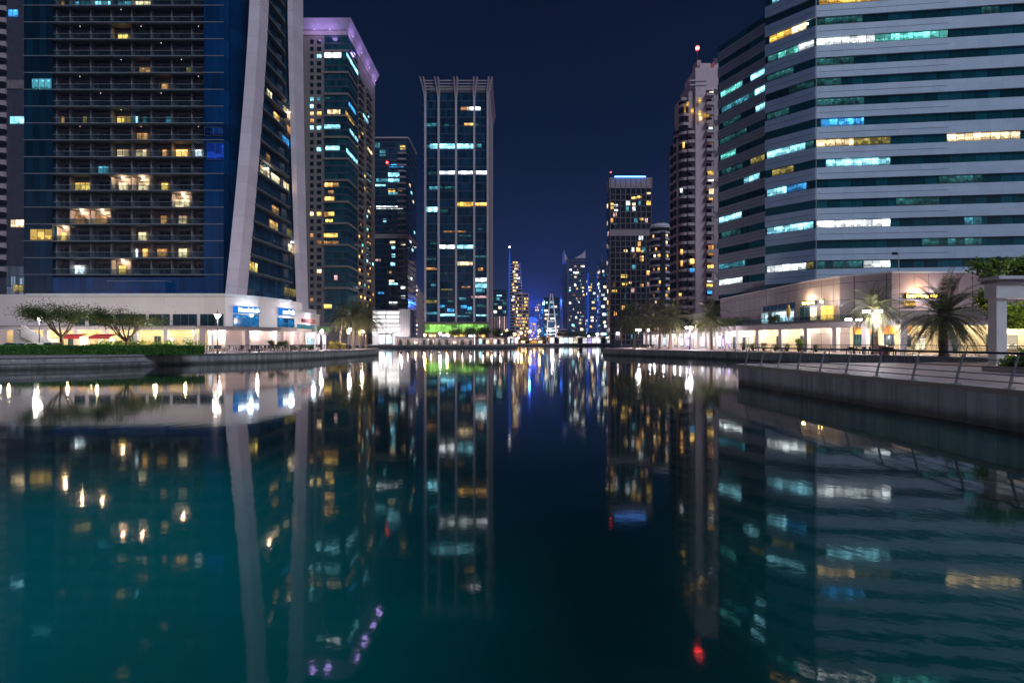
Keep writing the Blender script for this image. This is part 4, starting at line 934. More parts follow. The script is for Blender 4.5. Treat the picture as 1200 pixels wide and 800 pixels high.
# --- rounded striped tower
D=262.; x=wx(776.5,D); RT_=thing('apartment_tower','brown striped tower with rounded white roof beside the gridded tower','tower',(x,D,1.35))
rr=wx(788,D)-x
b=MB(); b.lathe((x,D+rr,0),[(rr,1.36),(rr,wz(266,D))],M_gl_brown,28); b.build('core',RT_)
bb=MB(); bb.lathe((x,D+rr,0),[(rr+.02,0),(rr+.35,0),(rr+.35,1.1),(rr+.02,1.1)],M_wh,28); sm=bb.mesh('floor_band')
for k in range(17): place('floor_band',sm,(0,0,4+3.4*k),RT_)
b=MB(); b.lathe((x,D+rr,0),[(rr+.5,wz(267,D)),(rr+.6,wz(265,D)),(rr*.9,wz(261.5,D)),(.01,wz(259,D))],M_wh,28); b.build('roof',RT_)
r=random.Random(5); ffr=FR((x-rr,D-.25),(x+rr,D-.25))
for i in range(34):
    a=r.uniform(-1.1,.9); k=r.randrange(1,17); z=4+3.4*k; p0=(x+(rr+.05)*math.sin(a),D+rr-(rr+.05)*math.cos(a)); p1=(x+(rr+.05)*math.sin(a+.18),D+rr-(rr+.05)*math.cos(a+.18))
    f=FR(p0,p1); pane(RT_,f,0,f.L,z+1.3,z+2.9,MP[r.choice(['y','w','ww','g','wd'])],'lit_window',.06)
b=MB(); b.fbox(FR((x-rr*.2,D-.8),(x+rr*.25,D-.8)),0,rr*.45,-1.2,0,8,wz(272,D),M_dark); b.build('lift_shaft',RT_)

# --- the far skyline between the two banks
tower('small dark tower with jagged roof just right of the centre tower',578,594,340,430,14,M_gl_navy,M_nv,3.6,'far_tower','l',lits=[(582,346,588,348,'c'),(586,352,591,354,'cd'),(579,356,584,358,'cd')],nl=26,pal=['c','cd','wh','td','ww'],seed=21)
D=380.; CB=thing('far_tower','low dark block with pale lit columns beside the centre tower','building',(wx(585,D),D,1.35))
b=MB(); b.box(wx(576,D),wx(595,D),D,D+12,1.36,wz(371,D),M_br); b.build('wall',CB)
for i in range(7):
    b=MB(); x=wx(577+i*2.8,D); b.box(x-.3,x+.3,D-.8,D-.01,1.4,wz(371,D),MP['p'] if i%2 else M_wh); b.build('column',CB)
# twisting tower with blue spire
D=640.; ST=thing('far_tower','tall pink far tower with slanted top and a blue lit spire','tower',(wx(606,D),D,1.35))
b=MB(); xs=[598,611,613.5,616]; 
b.prism([(wx(597.5,D),D),(wx(615,D),D),(wx(615,D),D+16),(wx(597.5,D),D+16)],1.36,wz(345,D),M_gl_brown)
b.hexa([(wx(597.5,D),D,wz(345,D)),(wx(612,D),D,wz(345,D)),(wx(612,D),D+16,wz(345,D)),(wx(597.5,D),D+16,wz(345,D)),(wx(598.5,D),D,wz(306,D)),(wx(609.5,D),D,wz(315,D)),(wx(609.5,D),D+16,wz(315,D)),(wx(598.5,D),D+16,wz(306,D))],M_gl_brown); b.build('core',ST)
for k in range(26):
    z=1.4+3.9*k; y=HY-(z-CZ)/D*F; xa=598 if y>345 else 598+.9*(345-y)/40; xb=615 if y>345 else 612-2.2*(345-y)/30
    b=MB(); b.box(wx(xa,D)-.4,wx(xb,D)+.4,D-.5,D+16.3,z,z+1.4,M_pk); b.build('floor_band',ST)
    for q in range(3):
        if rng.random()<.85:
            u=rng.uniform(wx(xa,D)+1,wx(xb,D)-4); ff=FR((u,D),(u+3,D)); pane(ST,ff,0,2.5,z+1.5,z+3.6,MP[rng.choice(['ww','w','y','p','wh'])],'lit_window',.1)
b=MB(); x=wx(597.2,D); b.tube([(x,D+3,1.4),(x,D+3,wz(306,D)),(x,D+3,wz(290,D))],[1.6,1.2,.25],glow('spire_blue',(.03,.12,.75),.5)); b.ball((x,D+3,wz(289.5,D)),.9,G_white); b.build('spire',ST); point((wx(619,660),662,52),(.03,.14,1),BLUE_W,2.)  # unseen blue floodlight assumed beside the spire, added for the glow in the haze
tower('stepped pink lattice tower in front of the blue spire',603,620,344,560,16,M_gl_brown,M_pk,3.6,'far_tower','r',band=1.3,piers=(604,612,619.5),pw=1.,pmat=M_pk,nl=85,pal=['ww','w','p','y','w'],seed=23,sidelit=0)
tower('hazy violet slab tower with a slanted roof behind the sodium lamps',626,640,352,820,24,M_hz,M_nv,4.2,'far_tower','r',nl=44,pal=['p','cd','wd','b','ww'],seed=24,maxw=5)
D=500.; AF=thing('far_tower','dark tower fronted by a tall white triangular lattice frame','tower',(wx(647,D),D,1.35))
b=MB(); b.box(wx(637.5,D),wx(656,D),D,D+15,1.36,wz(349,D),M_gl_navy); b.build('core',AF)
for k in range(11):
    b=MB(); z=4+3.9*k; b.box(wx(637.5,D)-.2,wx(656,D)+.2,D-.25,D+15.2,z,z+.6,M_nv); b.build('floor_band',AF)
ap=(wx(646,D),wz(345,D))
for sx in (640.5,652):
    b=MB(); x=wx(sx,D-2); b.tube([(x,D-2,1.4),(wx(sx+(646-sx)*.18,D),D-2,wz(378,D)),(ap[0]+(-.8 if sx<646 else .8),D-2,ap[1])],.55,M_white); b.build('frame_leg',AF)
for y in (392,385,377,369,361,353):
    t=(396-y)/51; b=MB(); xa,xb=wx(640.5+(646-640.5)*t**1.3,D),wx(652+(646-652)*t**1.3,D); b.box(xa,xb,D-2.3,D-1.8,wz(y,D)-.3,wz(y,D)+.3,M_white); b.build('frame_bar',AF)
for i in range(26):
    u=rng.uniform(0,13); k=rng.randrange(10); ff=FR((wx(637.5,D),D),(wx(656,D),D)); pane(AF,ff,u,u+1.8,4.7+3.9*k,4.7+3.9*k+2,MP[rng.choice(['c','wh','cd','ww','b'])],'lit_window',.3)
point((wx(646,D),D-14,14),(1,.9,.95),9000,1.)
# tower with winged crown
D=560.; WT=thing('far_tower','tall grey blue far tower with a winged crown and curved left edge','tower',(wx(672,D),D,1.35))
prof=[(663.5,1.36),(660,wz(380,D)),(658.5,wz(350,D)),(660.5,wz(325,D)),(664.5,wz(304,D)),(664.6,wz(303,D))]
b=MB()
pts=[(wx(p,D),z) for p,z in prof]+[(wx(686,D),wz(303,D)),(wx(686,D),1.36)]
n=len(pts)
M_gw=panel('glass_greyblue',(.03,.045,.075),(1,0),2.4,3.8,rough=.2,joint=.5,dark=2.2,cellvar=.4)
b.poly([(x,D,z) for x,z in pts],M_gw); b.poly([(x,D+26,z) for x,z in reversed(pts)],M_gw)
for i in range(n):
    j=(i+1)%n; b.poly([(pts[j][0],D,pts[j][1]),(pts[i][0],D,pts[i][1]),(pts[i][0],D+26,pts[i][1]),(pts[j][0],D+26,pts[j][1])],M_gw)
b.build('core',WT)
for k in range(23):
    b=MB(); z=5+3.9*k; b.box(wx(665.5,D),wx(686.3,D),D-.5,D-.02,z,z+.9,M_hz); b.build('floor_band',WT)
b=MB(); b.box(wx(665,D),wx(666.2,D),D-.8,D-.02,1.4,wz(303,D),M_hz); b.build('pier',WT)
for (x0,x1,sgn) in ((661.5,666,1),(686.3,672,-1)):
    b=MB(); pl=[]; m=8
    for i in range(m+1):
        t=i/m; pl.append((wx(x0+(x1-x0)*t,D),wz(293+ (10.2 if sgn<0 else 11)*t**.6,D)))
    for i in range(m):
        (xa,za),(xb,zb)=pl[i],pl[i+1]; zl=wz(303.2,D) if sgn<0 else wz(306,D)
        b.hexa([(min(xa,xb),D+1,zl),(max(xa,xb),D+1,zl),(max(xa,xb),D+24,zl),(min(xa,xb),D+24,zl)]+([(xa,D+1,za),(xb,D+1,zb),(xb,D+24,zb),(xa,D+24,za)] if xa<xb else [(xb,D+1,zb),(xa,D+1,za),(xa,D+24,za),(xb,D+24,zb)]),M_wh)
    b.build('crown_wing',WT)
ff=FR((wx(665,D),D),(wx(686,D),D))
r=random.Random(91)
for i in range(40):
    u=r.uniform(.3,16.5); z=5+3.9*r.randrange(22)+1.1; pane(WT,ff,u,u+r.choice((1.4,2.4)),z,z+1.8,MP[r.choice(['cd','wh','td','ww','p','wd'])],'lit_window',.05)
for q in ((672,319,674,321,'wh'),(675,319,678,321,'wh'),(673,333,675,336,'wh'),(675,337,677,340,'ww'),(667,340,668.5,342,'c'),(667,354,669,357,'wh'),(674,371,676,374,'wh'),(680,385,684,388,'ww'),(669,322,670,324,'cd'),(683,345,685,347,'y'),(676,352,678,354,'cd'),(670,380,673,383,'c'),(678,378,681,380,'ww')): litpx(WT,ff,*q[:4],MP[q[4]],None,.55)
tower('blue edged far tower with a pointed mast behind the winged one',688.5,700.5,320,660,18,M_gl_navy,M_hz,3.9,'far_tower','l',nl=30,pal=['wh','ww','cd','w'],seed=26,piers=(689,700),pw=1.6,pmat=glow('pier_blue',(.02,.12,.8),.45),maxw=4)
T,fr,fs,Z=tower('dark slim far tower with white ledge lights beside the gridded tower',703.5,712,308,470,16,M_gl_navy,M_nv,3.6,'far_tower','l',nl=30,pal=['wh','cd','c','ww'],seed=27)
b=MB(); b.tube([(wx(706,470),474,Z),(wx(706,470),474,wz(297,470))],[1.,.3],M_hz); b.build('spire',T)
tower('dim blue tower half hidden behind the dark slim tower',699.5,705,330,760,16,M_hz,M_nv,4,'far_tower','l',nl=12,pal=['cd','b','wd'],seed=28)
tower('low pink lit block at the foot of the winged tower',654,664,386,480,10,M_gl_brown,M_pk,2.6,'far_building','r',nl=8,pal=['wd','w','p'],seed=29,cat='building')
tower('dim violet far block between the orange lamps and the spire',619.5,629,372,700,16,M_hz,M_mau,4,'far_building','l',nl=26,pal=['p','w','wd','ww'],seed=30,cat='building')

# ================================================================== FAR SHORE
FA=arcade('arcade','long low white arcade on the far shore below the green lit tower',[(-52,228),(-17,229)],4.2,4.9,3.2,3.4,'kkykdkkykk',(1,.86,.72),110,M_white,M_mau,M_lav,1,.6)
FS=[('low lit cafe pavilion with cyan fascia under the far trees',(-15,229),(-3.5,230),['cyan','k','y','v','w','k','y'],3.2),
    ('row of glowing shop fronts on the far shore right of the trees',(-2,243),(3,262),['w','k','c','v','p','y'],4.0),
    ('long white lit market pavilion beside the right promenade tip',(24,326),(60,328),['w','k','h','c','w','y','k','w','p','w','h','k'],4.4),
    ('low orange lit waterside kiosk row under the sodium lamps',(5.5,322),(22,324),['y','k','g','v','y','k'],2.4),
    ('low cool lit pavilion at the left end of the far shore',(-59,226),(-53,227.5),['w','c'],5.)]
for lab,p0,p1,st,h in FS:
    fr=FR(p0,p1); P_=thing('waterside_pavilion',lab,'pavilion',(*fr.P(fr.L/2,0,0)[:2],GZ))
    b=MB(); b.fbox(fr,0,fr.L,-6,0,GZ+.004,GZ+h,M_mau); b.build('wall',P_)
    b=MB(); b.fbox(fr,-.6,fr.L+.6,-6.5,1.2,GZ+h+.003,GZ+h+.4,M_white if 'white' in lab else M_dark); b.build('roof',P_)
    k=len(st)
    for j in range(k):
        w=fr.L/k; m_={'w':W_shop,'c':W_shopc,'p':W_shopp,'y':W_shopw,'g':W_gold,'cyan':W_cyan,'k':M_glassdark,'v':W_warmd,'h':W_white}[st[j%len(st)]]
        pane(P_,fr,w*j+.25,w*(j+1)-.25,GZ+.4,GZ+h-.5,m_,'shop_window',.05)
    for j in range(3): p=fr.P(fr.L*(j+.5)/3,2.5,GZ+h-.4); point(p,(1,.85,.7) if 'orange' not in lab else (1,.55,.15),130,.3)

# ================================================================== STREET LAMPS
def lamp(kind,loc,h,label,power,col,glowm,group=None,hr=.3):
    L_=thing('street_lamp',label,'street lamp',loc,group); x,y,z=loc
    b=MB(); b.lathe(loc,[(.16,0),(.16,.25),(.09,.35),(.07,.6),(.055,h-.3)],M_dark if kind!='pale' else M_lav,10); b.build('pole',L_)
    if kind=='funnel':
        b=MB(); b.lathe((x,y,z+h-.3),[(.06,0),(.14,.08),(.42,.55)],glowm,14); b.build('lamp_head',L_)
        b=MB(); b.lathe((x,y,z+h-.3),[(.44,.56),(.5,.6),(.3,.7),(.05,.78),(.01,1.25)],M_dark,14); b.build('lamp_cap',L_)
    elif kind=='tri':
        for q in range(3):
            an=q*2.1+.4; p=(x+.55*math.cos(an),y+.55*math.sin(an),z+h-.05)
            b=MB(); b.tube([(x,y,z+h-.45),((x+p[0])/2,(y+p[1])/2,z+h-.42),p],.035,M_dark,6); b.build('arm',L_)
            b=MB(); b.lathe(p,[(.03,0),(.12,.05),(.3,.3),(.26,.36),(.02,.4)],glowm,12); b.build('lamp_head',L_)
    elif kind=='globe' or kind=='pale':
        b=MB(); b.ball((x,y,z+h),hr,glowm,12); b.build('lamp_head',L_)
    elif kind=='flood':
        for s in (-1,1):
            b=MB(); b.tube([(x,y,z+h-.35),(x+s*.75,y,z+h-.1)],.04,M_dark,6); b.build('arm',L_)
            b=MB(); b.box(x+s*.75-.3,x+s*.75+.3,y-.22,y+.22,z+h-.12,z+h+.12,glowm); b.build('lamp_head',L_)
    point((x,y-.55,z+h-.5),col,power,.25); 
    return L_
Gw=glow('lamp_head_white',(1,.93,.92),22); Go=glow('lamp_head_orange',(1,.50,.10),30); Gb=glow('lamp_head_cool',(.75,.9,1),18); Gt=glow('lamp_head_tall',(1,.96,.95),30)
lamp('funnel',(wx(255,70),70,GZ),5.0,'dark funnel headed street lamp at the corner of the left cafe arcade',900,(1,.85,.75),Gw)
lamp('funnel',(wx(46,74),74,GZ),4.9,'funnel headed street lamp between the hedge and the left stair',700,(1,.95,.95),Gw)
lamp('globe',(wx(410,103),103,GZ),4.0,'globe street lamp before the left palms',700,(1,.9,.8),Gw)
lamp('globe',(wx(425,113),113,GZ),3.8,'globe street lamp behind the left palms',700,(1,.75,.5),glow('lamp_head_warm',(1,.72,.4),20))
lamp('globe',(wx(374,98),99.4,GZ),3.6,'small globe lamp at the end of the bright cafe arcade',400,(1,.9,.8),Gw)
lamp('tri',(wx(808,99),99,GZ),4.1,'three headed street lamp between the right hand palms',2200,(1,.9,.95),Gw)
lamp('tri',(wx(748,128),128,GZ),4.3,'three headed lamp among the farthest right hand palms',1800,(1,.86,.8),Gw)
lamp('flood',(wx(1022.5,63),63.0,GZ),5.3,'bright twin floodlight mast in front of the white lit palm',900,(1,.93,.96),Gt)
lamp('flood',(wx(1003,70),70.4,GZ),4.6,'second floodlight mast left of the white lit palm',700,(1,.93,.9),Gw)
for i,(px,py,D,kd,lab) in enumerate(((621,389,330,'o','orange sodium lamp on the far shore, left of two bright ones'),(632,388,334,'o','brightest orange sodium lamp in the middle of the far shore'),(603,392,335,'o','orange lamp at the foot of the stepped pink tower'),(611,390.5,345,'o','orange lamp in front of the stepped pink tower door'),(607,396,329,'o','low orange lamp close to the far water edge'),(622,399,327,'w','low white lamp on the far quay below the orange lamps'),
   (588,391,262,'b','cool white lamp at the right end of the dark far trees'),(594,388,300,'o','small orange lamp beside the columned dark block'),(498,393,232,'o','warm lamp left of the green lit base'),(516,391,234,'b','cool lamp in front of the green lit base'),(524,392.5,231,'o','warm lamp right of centre below the green lit base'),(700,392,335,'b','cool lamp over the white market pavilion'),(724,391,300,'w','white lamp beyond the right promenade tip'),(690,395,331,'b','blue white lamp at the left end of the market pavilion'),(449,394,229,'w','white lamp behind the left promenade tip'),(457,391,240,'w','white lamp before the parking block'))):
    z=wz(py,D); g={'o':Go,'w':Gw,'b':Gb}[kd]
    lamp('globe',(wx(px,D),D,GZ),max(1.2,z-GZ),lab,{'o':3500,'w':1800,'b':1600}[kd],{'o':(1,.5,.12),'w':(1,.92,.9),'b':(.65,.85,1)}[kd],g,'street lamps on the far shore',D/420)

# ================================================================== TREES AND PLANTS
def arr(l): return np.array(l,float)
def rnd_dirs(n,g,zs=1.):
    d=g.normal(size=(n,3)); d[:,2]*=zs; return d/np.linalg.norm(d,axis=1,keepdims=True)
def palm_parts(seed,H,Rr,nf,lean=.3,tr=.24,droop=1.35):
    g=np.random.default_rng(seed); r=random.Random(seed)
    t=MB(); pts=[]; rad=[]
    for i in range(15):
        f=i/14; pts.append((lean*f*f,0.1*math.sin(f*3),H*f)); rad.append(tr*(1.25 if i==0 else 1.)*(1-.18*f)*(1.08 if i%2 else .95))
    t.tube(pts,rad,M_palmbark,10)
    t.lathe((lean,.014,H-.5),[(tr*.9,-.1),(tr*1.7,.15),(tr*1.5,.55),(tr*.5,.8)],M_palmbark,10)
    c=MB(); P=[];D=[];W=[];S=[]
    top=Vector((lean,.014,H+.1))
    for i in range(nf):
        az=i*2.39996+r.uniform(-.25,.25); f=(i+.5)/nf
        el=math.radians(82-118*f**.85+r.uniform(-7,7)); ln=Rr*r.uniform(.88,1.12)
        p=Vector(top); dirv=Vector((math.cos(az)*math.cos(el),math.sin(az)*math.cos(el),math.sin(el))); m=14; step=ln/m; rp=[tuple(p)]
        for j in range(m):
            dirv=(dirv+Vector((0,0,-.085*droop*(.5+j/m)))).normalized(); p=p+dirv*step; rp.append(tuple(p))
            side=dirv.cross(Vector((0,0,1))); 
            if side.length<.05: side=Vector((math.sin(az),-math.cos(az),0))
            side.normalize(); up=side.cross(dirv).normalized()
            if j<1: continue
            L=.62*math.sin(math.pi*min(1,(j+2)/(m+2.5)))**.7*Rr/3.2+.08
            for sgn in (-1,1):
                for sub in (0,.5):
                    q=p-dirv*step*sub
                    ld=(dirv*.75+side*sgn*1.0+up*(.35)+Vector((0,0,-.25*droop))).normalized()
                    P.append(tuple(q+ld*L*.5)); D.append(tuple(ld)); W.append(tuple(up)); S.append(L)
        c.tube(rp[::2]+[rp[-1]],[.035*(1-k/9)+.006 for k in range(len(rp[::2])+1)],M_palm,4,False)
    c.leaves(arr(P),arr(D),arr(W),S,M_palm,.11)
    return t,c
def palm(label,loc,seed,H,Rr,nf,group,**kw):
    T=thing('palm_tree',label,'palm tree',loc,group); t,c=palm_parts(seed,H,Rr,nf,**kw)
    for b,n in ((t,'trunk'),(c,'crown')):
        me=b.mesh(n); place(n,me,loc,T)
    return T
GP_R='palms along the right promenade'; GP_L='palms at the left promenade tip'
palm('largest dark date palm, in front of the pink podium',(wx(1106,55),55,GZ),1,4.3,5.2,64,GP_R,lean=.0,tr=.42,droop=1.25)
palm('white lit palm behind the bright floodlight mast',(wx(1026,64.5),64.5,GZ),2,5.6,3.9,46,GP_R,lean=-.2,tr=.36)
palm('separate tall palm right of the three headed lamp',(wx(833.5,97),97,GZ),3,5.9,4.4,50,GP_R,lean=-.3,tr=.30)
palm('pale trunked palm just left of the three headed lamp',(wx(785,104),104,GZ),4,6.2,4.8,50,GP_R,lean=.5,tr=.30)
palm('palm with a dark trunk beside the pale trunked palm',(wx(773,113),113,GZ),5,7.2,5.0,50,GP_R,tr=.28)
palm('leftmost large palm near the right promenade tip',(wx(743,114),114,GZ),6,7.0,5.0,50,GP_R,lean=-.3,tr=.28)
palm('palm set back behind the leftmost large palm',(wx(757,135),135,GZ),7,8.4,5.4,44,GP_R,tr=.28)
palm('small low palm at the far end of the right palm row',(wx(728,150),150,GZ),8,8.2,5.2,40,GP_R,tr=.28)
palm('slim pale trunked palm, leftmost at the left promenade tip',(wx(398,104),104,GZ),9,6.4,3.7,44,GP_L,lean=.6,tr=.2)
palm('thick trunked palm in the middle of the left palm cluster',(wx(414,106),106,GZ),10,6.9,4.3,52,GP_L,tr=.36)
palm('rightmost palm of the left cluster, beside the white garage',(wx(429,112),112,GZ),11,6.6,4.4,52,GP_L,lean=.4,tr=.3)
palm('low palm behind the thick trunk in the left cluster',(wx(422,117),117,GZ),12,6.,4.,44,GP_L,tr=.28)

def broad(label,name,loc,seed,H,spread,flat,nleaf,size,mat,trunk_r,forks=5,base=.35,cat='tree',group=None,clumps=26,multi=False):
    """trunk that forks into rising limbs with leaf clumps at the ends of its branches"""
    g=np.random.default_rng(seed); r=random.Random(seed); T=thing(name,label,cat,loc,group)
    t=MB(); x,y,z=loc; hb=H*base; ends=[]
    t.tube([(x,y,z-.05),(x+.05,y,z+hb*.5),(x,y,z+hb)],[trunk_r*1.25,trunk_r,trunk_r*.85],M_bark,8)
    for i in range(forks):
        az=i*2*math.pi/forks+r.uniform(-.4,.4); 
        a=Vector((x,y,z+hb*.95)); e=Vector((x+math.cos(az)*spread*.55,y+math.sin(az)*spread*.5,z+hb+(H-hb)*r.uniform(.55,.72)))
        mid=(a+e)/2+Vector((0,0,-.06*H)); t.tube([a,mid,e],[trunk_r*.62,trunk_r*.45,trunk_r*.28],M_bark,6)
        for j in range(4):
            az2=az+r.uniform(-.9,.9); k=r.uniform(.7,1.02)
            e2=Vector((x+math.cos(az2)*spread*k,y+math.sin(az2)*spread*k,z+hb+(H-hb)*r.uniform(.62,.9)*(1.06-.2*k)))
            s0=mid.lerp(e,r.uniform(.2,1)); t.tube([s0,(s0+e2)/2+Vector((0,0,.1)),e2],[trunk_r*.26,trunk_r*.16,.02],M_bark,5); ends.append(e2); ends.append(s0.lerp(e2,.6))
    place('trunk',t.mesh('trunk',loc),loc,T)
    C=[]
    for i in range(clumps):
        if i<len(ends): C.append(ends[i])
        else:
            az=r.uniform(0,6.28); k=math.sqrt(r.random())
            C.append(Vector((x+math.cos(az)*spread*k,y+math.sin(az)*spread*k,z+hb+(H-hb)*(.98-.32*k*k+r.uniform(-.16,.04)))))
    per=nleaf//len(C); P=[]
    for cc in C:
        rad=spread*r.uniform(.16,.30); q=g.normal(size=(per,3))*np.array([rad*.62,rad*.62,rad*flat])+np.array(cc); P.append(q)
    P=np.concatenate(P); n=len(P)
    Nn=rnd_dirs(n,g)+np.array([0,0,1.2]); Nn/=np.linalg.norm(Nn,axis=1,keepdims=True)
    D=np.cross(rnd_dirs(n,g),Nn); c=MB(); c.leaves(P,D,Nn,g.uniform(size*.6,size*1.4,n),mat,.5)
    place('crown',c.mesh('crown',loc),loc,T); return T
broad('wide flat crowned tree standing left on the lawn','shade_tree',(wx(72,66),66,GZ),31,6.7,4.1,.42,11500,.20,M_leafd,.22,6,.33,group='trees behind the hedge',clumps=60)
broad('finer flat crowned tree right of its neighbour behind the hedge','shade_tree',(wx(145,66),66.5,GZ),32,6.1,3.9,.42,9500,.18,M_leafd,.20,7,.27,group='trees behind the hedge',clumps=56)
for i,(px,D,H,s,lab) in enumerate(((541,237,8.0,5.4,'dark round tree at the left of the far shore clump'),(558,239,8.8,6.0,'tallest dark tree of the far shore clump'),(574,237,8.8,6.0,'dark spreading tree at the right of the far shore clump'),(589,252,7.6,4.6,'small dark tree behind the far clump of trees'),(664,345,8,6,'dark bushy tree below the winged far tower'),(675,342,9,6.5,'taller dark tree below the winged far tower'),(687,346,8.2,6,'dark tree left of the white market pavilion'),(612,338,5.,3.4,'small tree lit orange by the sodium lamps'),(640,340,5.5,4.,'small dark tree under the triangular lattice frame'))):
    broad(lab,'shade_tree',(wx(px,D),D,GZ),40+i,H,s,.5,2600,.55,M_leafd,.25,5,.3,group='trees on the far shore',clumps=26)
def bush(label,name,box,seed,n,size,mat,cat='bush',group=None,lump=.5,stems=True,core=None):
    """leafy mass filling an uneven volume"""
    g=np.random.default_rng(seed); x0,x1,y0,y1,z0,z1=box; T=thing(name,label,cat,((x0+x1)/2,(y0+y1)/2,z0),group)
    m=max(6,int((x1-x0)*(y1-y0)*1.5)); m=min(m,90)
    C=np.stack([g.uniform(x0,x1,m),g.uniform(y0,y1,m),g.uniform(z0+(z1-z0)*.3,z1-(z1-z0)*.15,m)],1)
    idx=g.integers(0,m,n); P=C[idx]+g.normal(size=(n,3))*np.array([lump,lump,lump*.8])*.5
    P[:,2]=np.clip(P[:,2],z0+.02,z1+lump*.5); Nn=rnd_dirs(n,g)+np.array([0,-.3,.8]); Nn/=np.linalg.norm(Nn,axis=1,keepdims=True)
    D=np.cross(rnd_dirs(n,g),Nn); c=MB(); c.leaves(P,D,Nn,g.uniform(size*.6,size*1.4,n),mat,.55); c.build('foliage',T)
    if stems:
        b=MB()
        for i in range(min(m,14)): 
            p=C[i]; b.tube([(p[0],p[1],z0),(p[0]+.05,p[1],(z0+p[2])/2),tuple(p)],[.03,.02,.008],M_bark,5)
        b.build('stem',T)
    return T
# clipped hedge: leafy skin over a dense body
def hedge(label,fr,L,dep,h,seed,n):
    g=np.random.default_rng(seed); H=thing('hedge',label,'hedge',fr.P(L/2,-dep/2,GZ)); 
    u=np.minimum(g.uniform(0,L+1.2,n),L+g.normal(0,.05,n)); which=g.random(n); end=u>L-.2; v=np.where((which<.55)&~end,g.normal(0,.05,n),-g.uniform(0,dep,n)); z=np.where((which<.55)|end,g.uniform(0,h,n),h+g.normal(0,.05,n)+.10*np.sin(u*1.3)*np.sin(u*.37+1))
    ax=np.array([*fr.u,0]); an=np.array([*fr.n,0]); P=np.array([*fr.o,GZ])+u[:,None]*ax+v[:,None]*an+z[:,None]*np.array([0,0,1])
    Nn=rnd_dirs(n,g)*.8+np.where((which<.55)[:,None],an,np.array([0,0,1])); Nn/=np.linalg.norm(Nn,axis=1,keepdims=True)
    D=np.cross(rnd_dirs(n,g),Nn); c=MB(); c.leaves(P,D,Nn,g.uniform(.10,.26,n),M_hedge,.6); c.build('foliage',H)
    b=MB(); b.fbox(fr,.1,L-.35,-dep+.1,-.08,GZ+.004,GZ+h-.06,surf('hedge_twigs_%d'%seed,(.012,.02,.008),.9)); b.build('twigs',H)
fh=FR((-78,60.0),(-37,62.5)); hedge('long clipped green hedge along the left bank',FR((-78,58.9),(-38.6,62.3)),39.4,2.6,1.08,51,26000)
bush('light green shrubs between the two flat crowned trees','shrub',(-57,-43.5,69,71.5,GZ,GZ+1.8),52,5000,.22,M_leafy,lump=.6)
bush('round potted bushes before the bright left cafe','shrub',(wx(316,84),wx(334,84),83.4,85,GZ,GZ+1.9),53,2200,.16,M_leafd,lump=.45)
bush('yellow lit shrub bed beside the left palms','shrub',(wx(385,98),wx(400,98),98,101,GZ,GZ+1.6),54,2400,.18,M_gold,lump=.45)
bush('dark green shrub row at the end of the cafe arcade','shrub',(wx(340,92),wx(366,92),91.5,93.2,GZ,GZ+1.1),55,2200,.16,M_leafd,lump=.35)
# plants at the pergola
bush('glossy climbing plant spilling over the pergola roof','climbing_plant',(28.9,40,30.4,32.4,6.9,7.9),56,6000,.26,M_leafy,'climbing plant',lump=.55)
bush('hanging yellow green foliage beneath the pergola behind its column','climbing_plant',(33.9,40,34.2,36.3,3.9,5.4),57,3600,.30,M_leafy,'climbing plant',lump=.8)
bush('trailing leafy branch hanging left of the pergola beam','climbing_plant',(31.7,32.4,34,34.8,4.4,6.6),58,900,.26,M_leafy,'climbing plant',lump=.45)
bush('bright yellow green shrub beside the pergola column','shrub',(25.9,28.4,25.6,27.4,GZ,GZ+1.15),59,3200,.20,M_leafy,lump=.45)
pb=thing('planter','low stone planter holding the bright yellow green shrub','planter',(27.1,26.5,GZ)); b=MB(); b.box(25.5,28.8,25.2,27.8,GZ+.004,GZ+.3,M_cop); b.build('box',pb)
# terrace planting
bush('row of dark terrace shrubs above the lit shops','shrub',(43.6,45.2,97,128,5.9,7.6),60,7000,.24,M_leafd,lump=.6,group=None)
bush('bushy terrace plant left of the closed parasol','shrub',(45.2,46.4,88,90.5,5.9,7.8),61,1400,.2,M_leafd,lump=.5)
# potted plants in front of the cream arcade
pot=thing('potted_plant','dark potted plant standing before the cream right arcade','potted plant',(0,0,0),'potted plants before the cream arcade')
b=MB(); b.lathe((0,0,0),[(.001,.01),(.24,.01),(.34,.55),(.30,.55),(.28,.5),(.001,.48)],M_dark,12); b.build('pot',pot)
g=np.random.default_rng(77); n=260; P=g.normal(size=(n,3))*np.array([.26,.26,.22])+np.array([0,0,.95]); Nn=rnd_dirs(n,g); c=MB(); c.leaves(P,np.cross(rnd_dirs(n,g),Nn),Nn,g.uniform(.12,.26,n),M_leafd,.45); c.build('foliage',pot)
fr=FR((43.1,98.6),(48.7,77.8)); 
for i,u in enumerate((3.2,5.6,8.4,11.,13.6,16.2,19.4)):
    p=fr.P(u,.9,GZ+.004)
    if i==0: pot.location=p
    else: dup(pot,p,None,i*1.3,.85+.1*(i%3))
bp_=bush('taller yellow green plant among the dark pots by the cream arcade','potted_shrub',(wx(934,80),wx(941,80),79.6,80.6,GZ,GZ+2.2),64,800,.2,M_leafy,lump=.35)

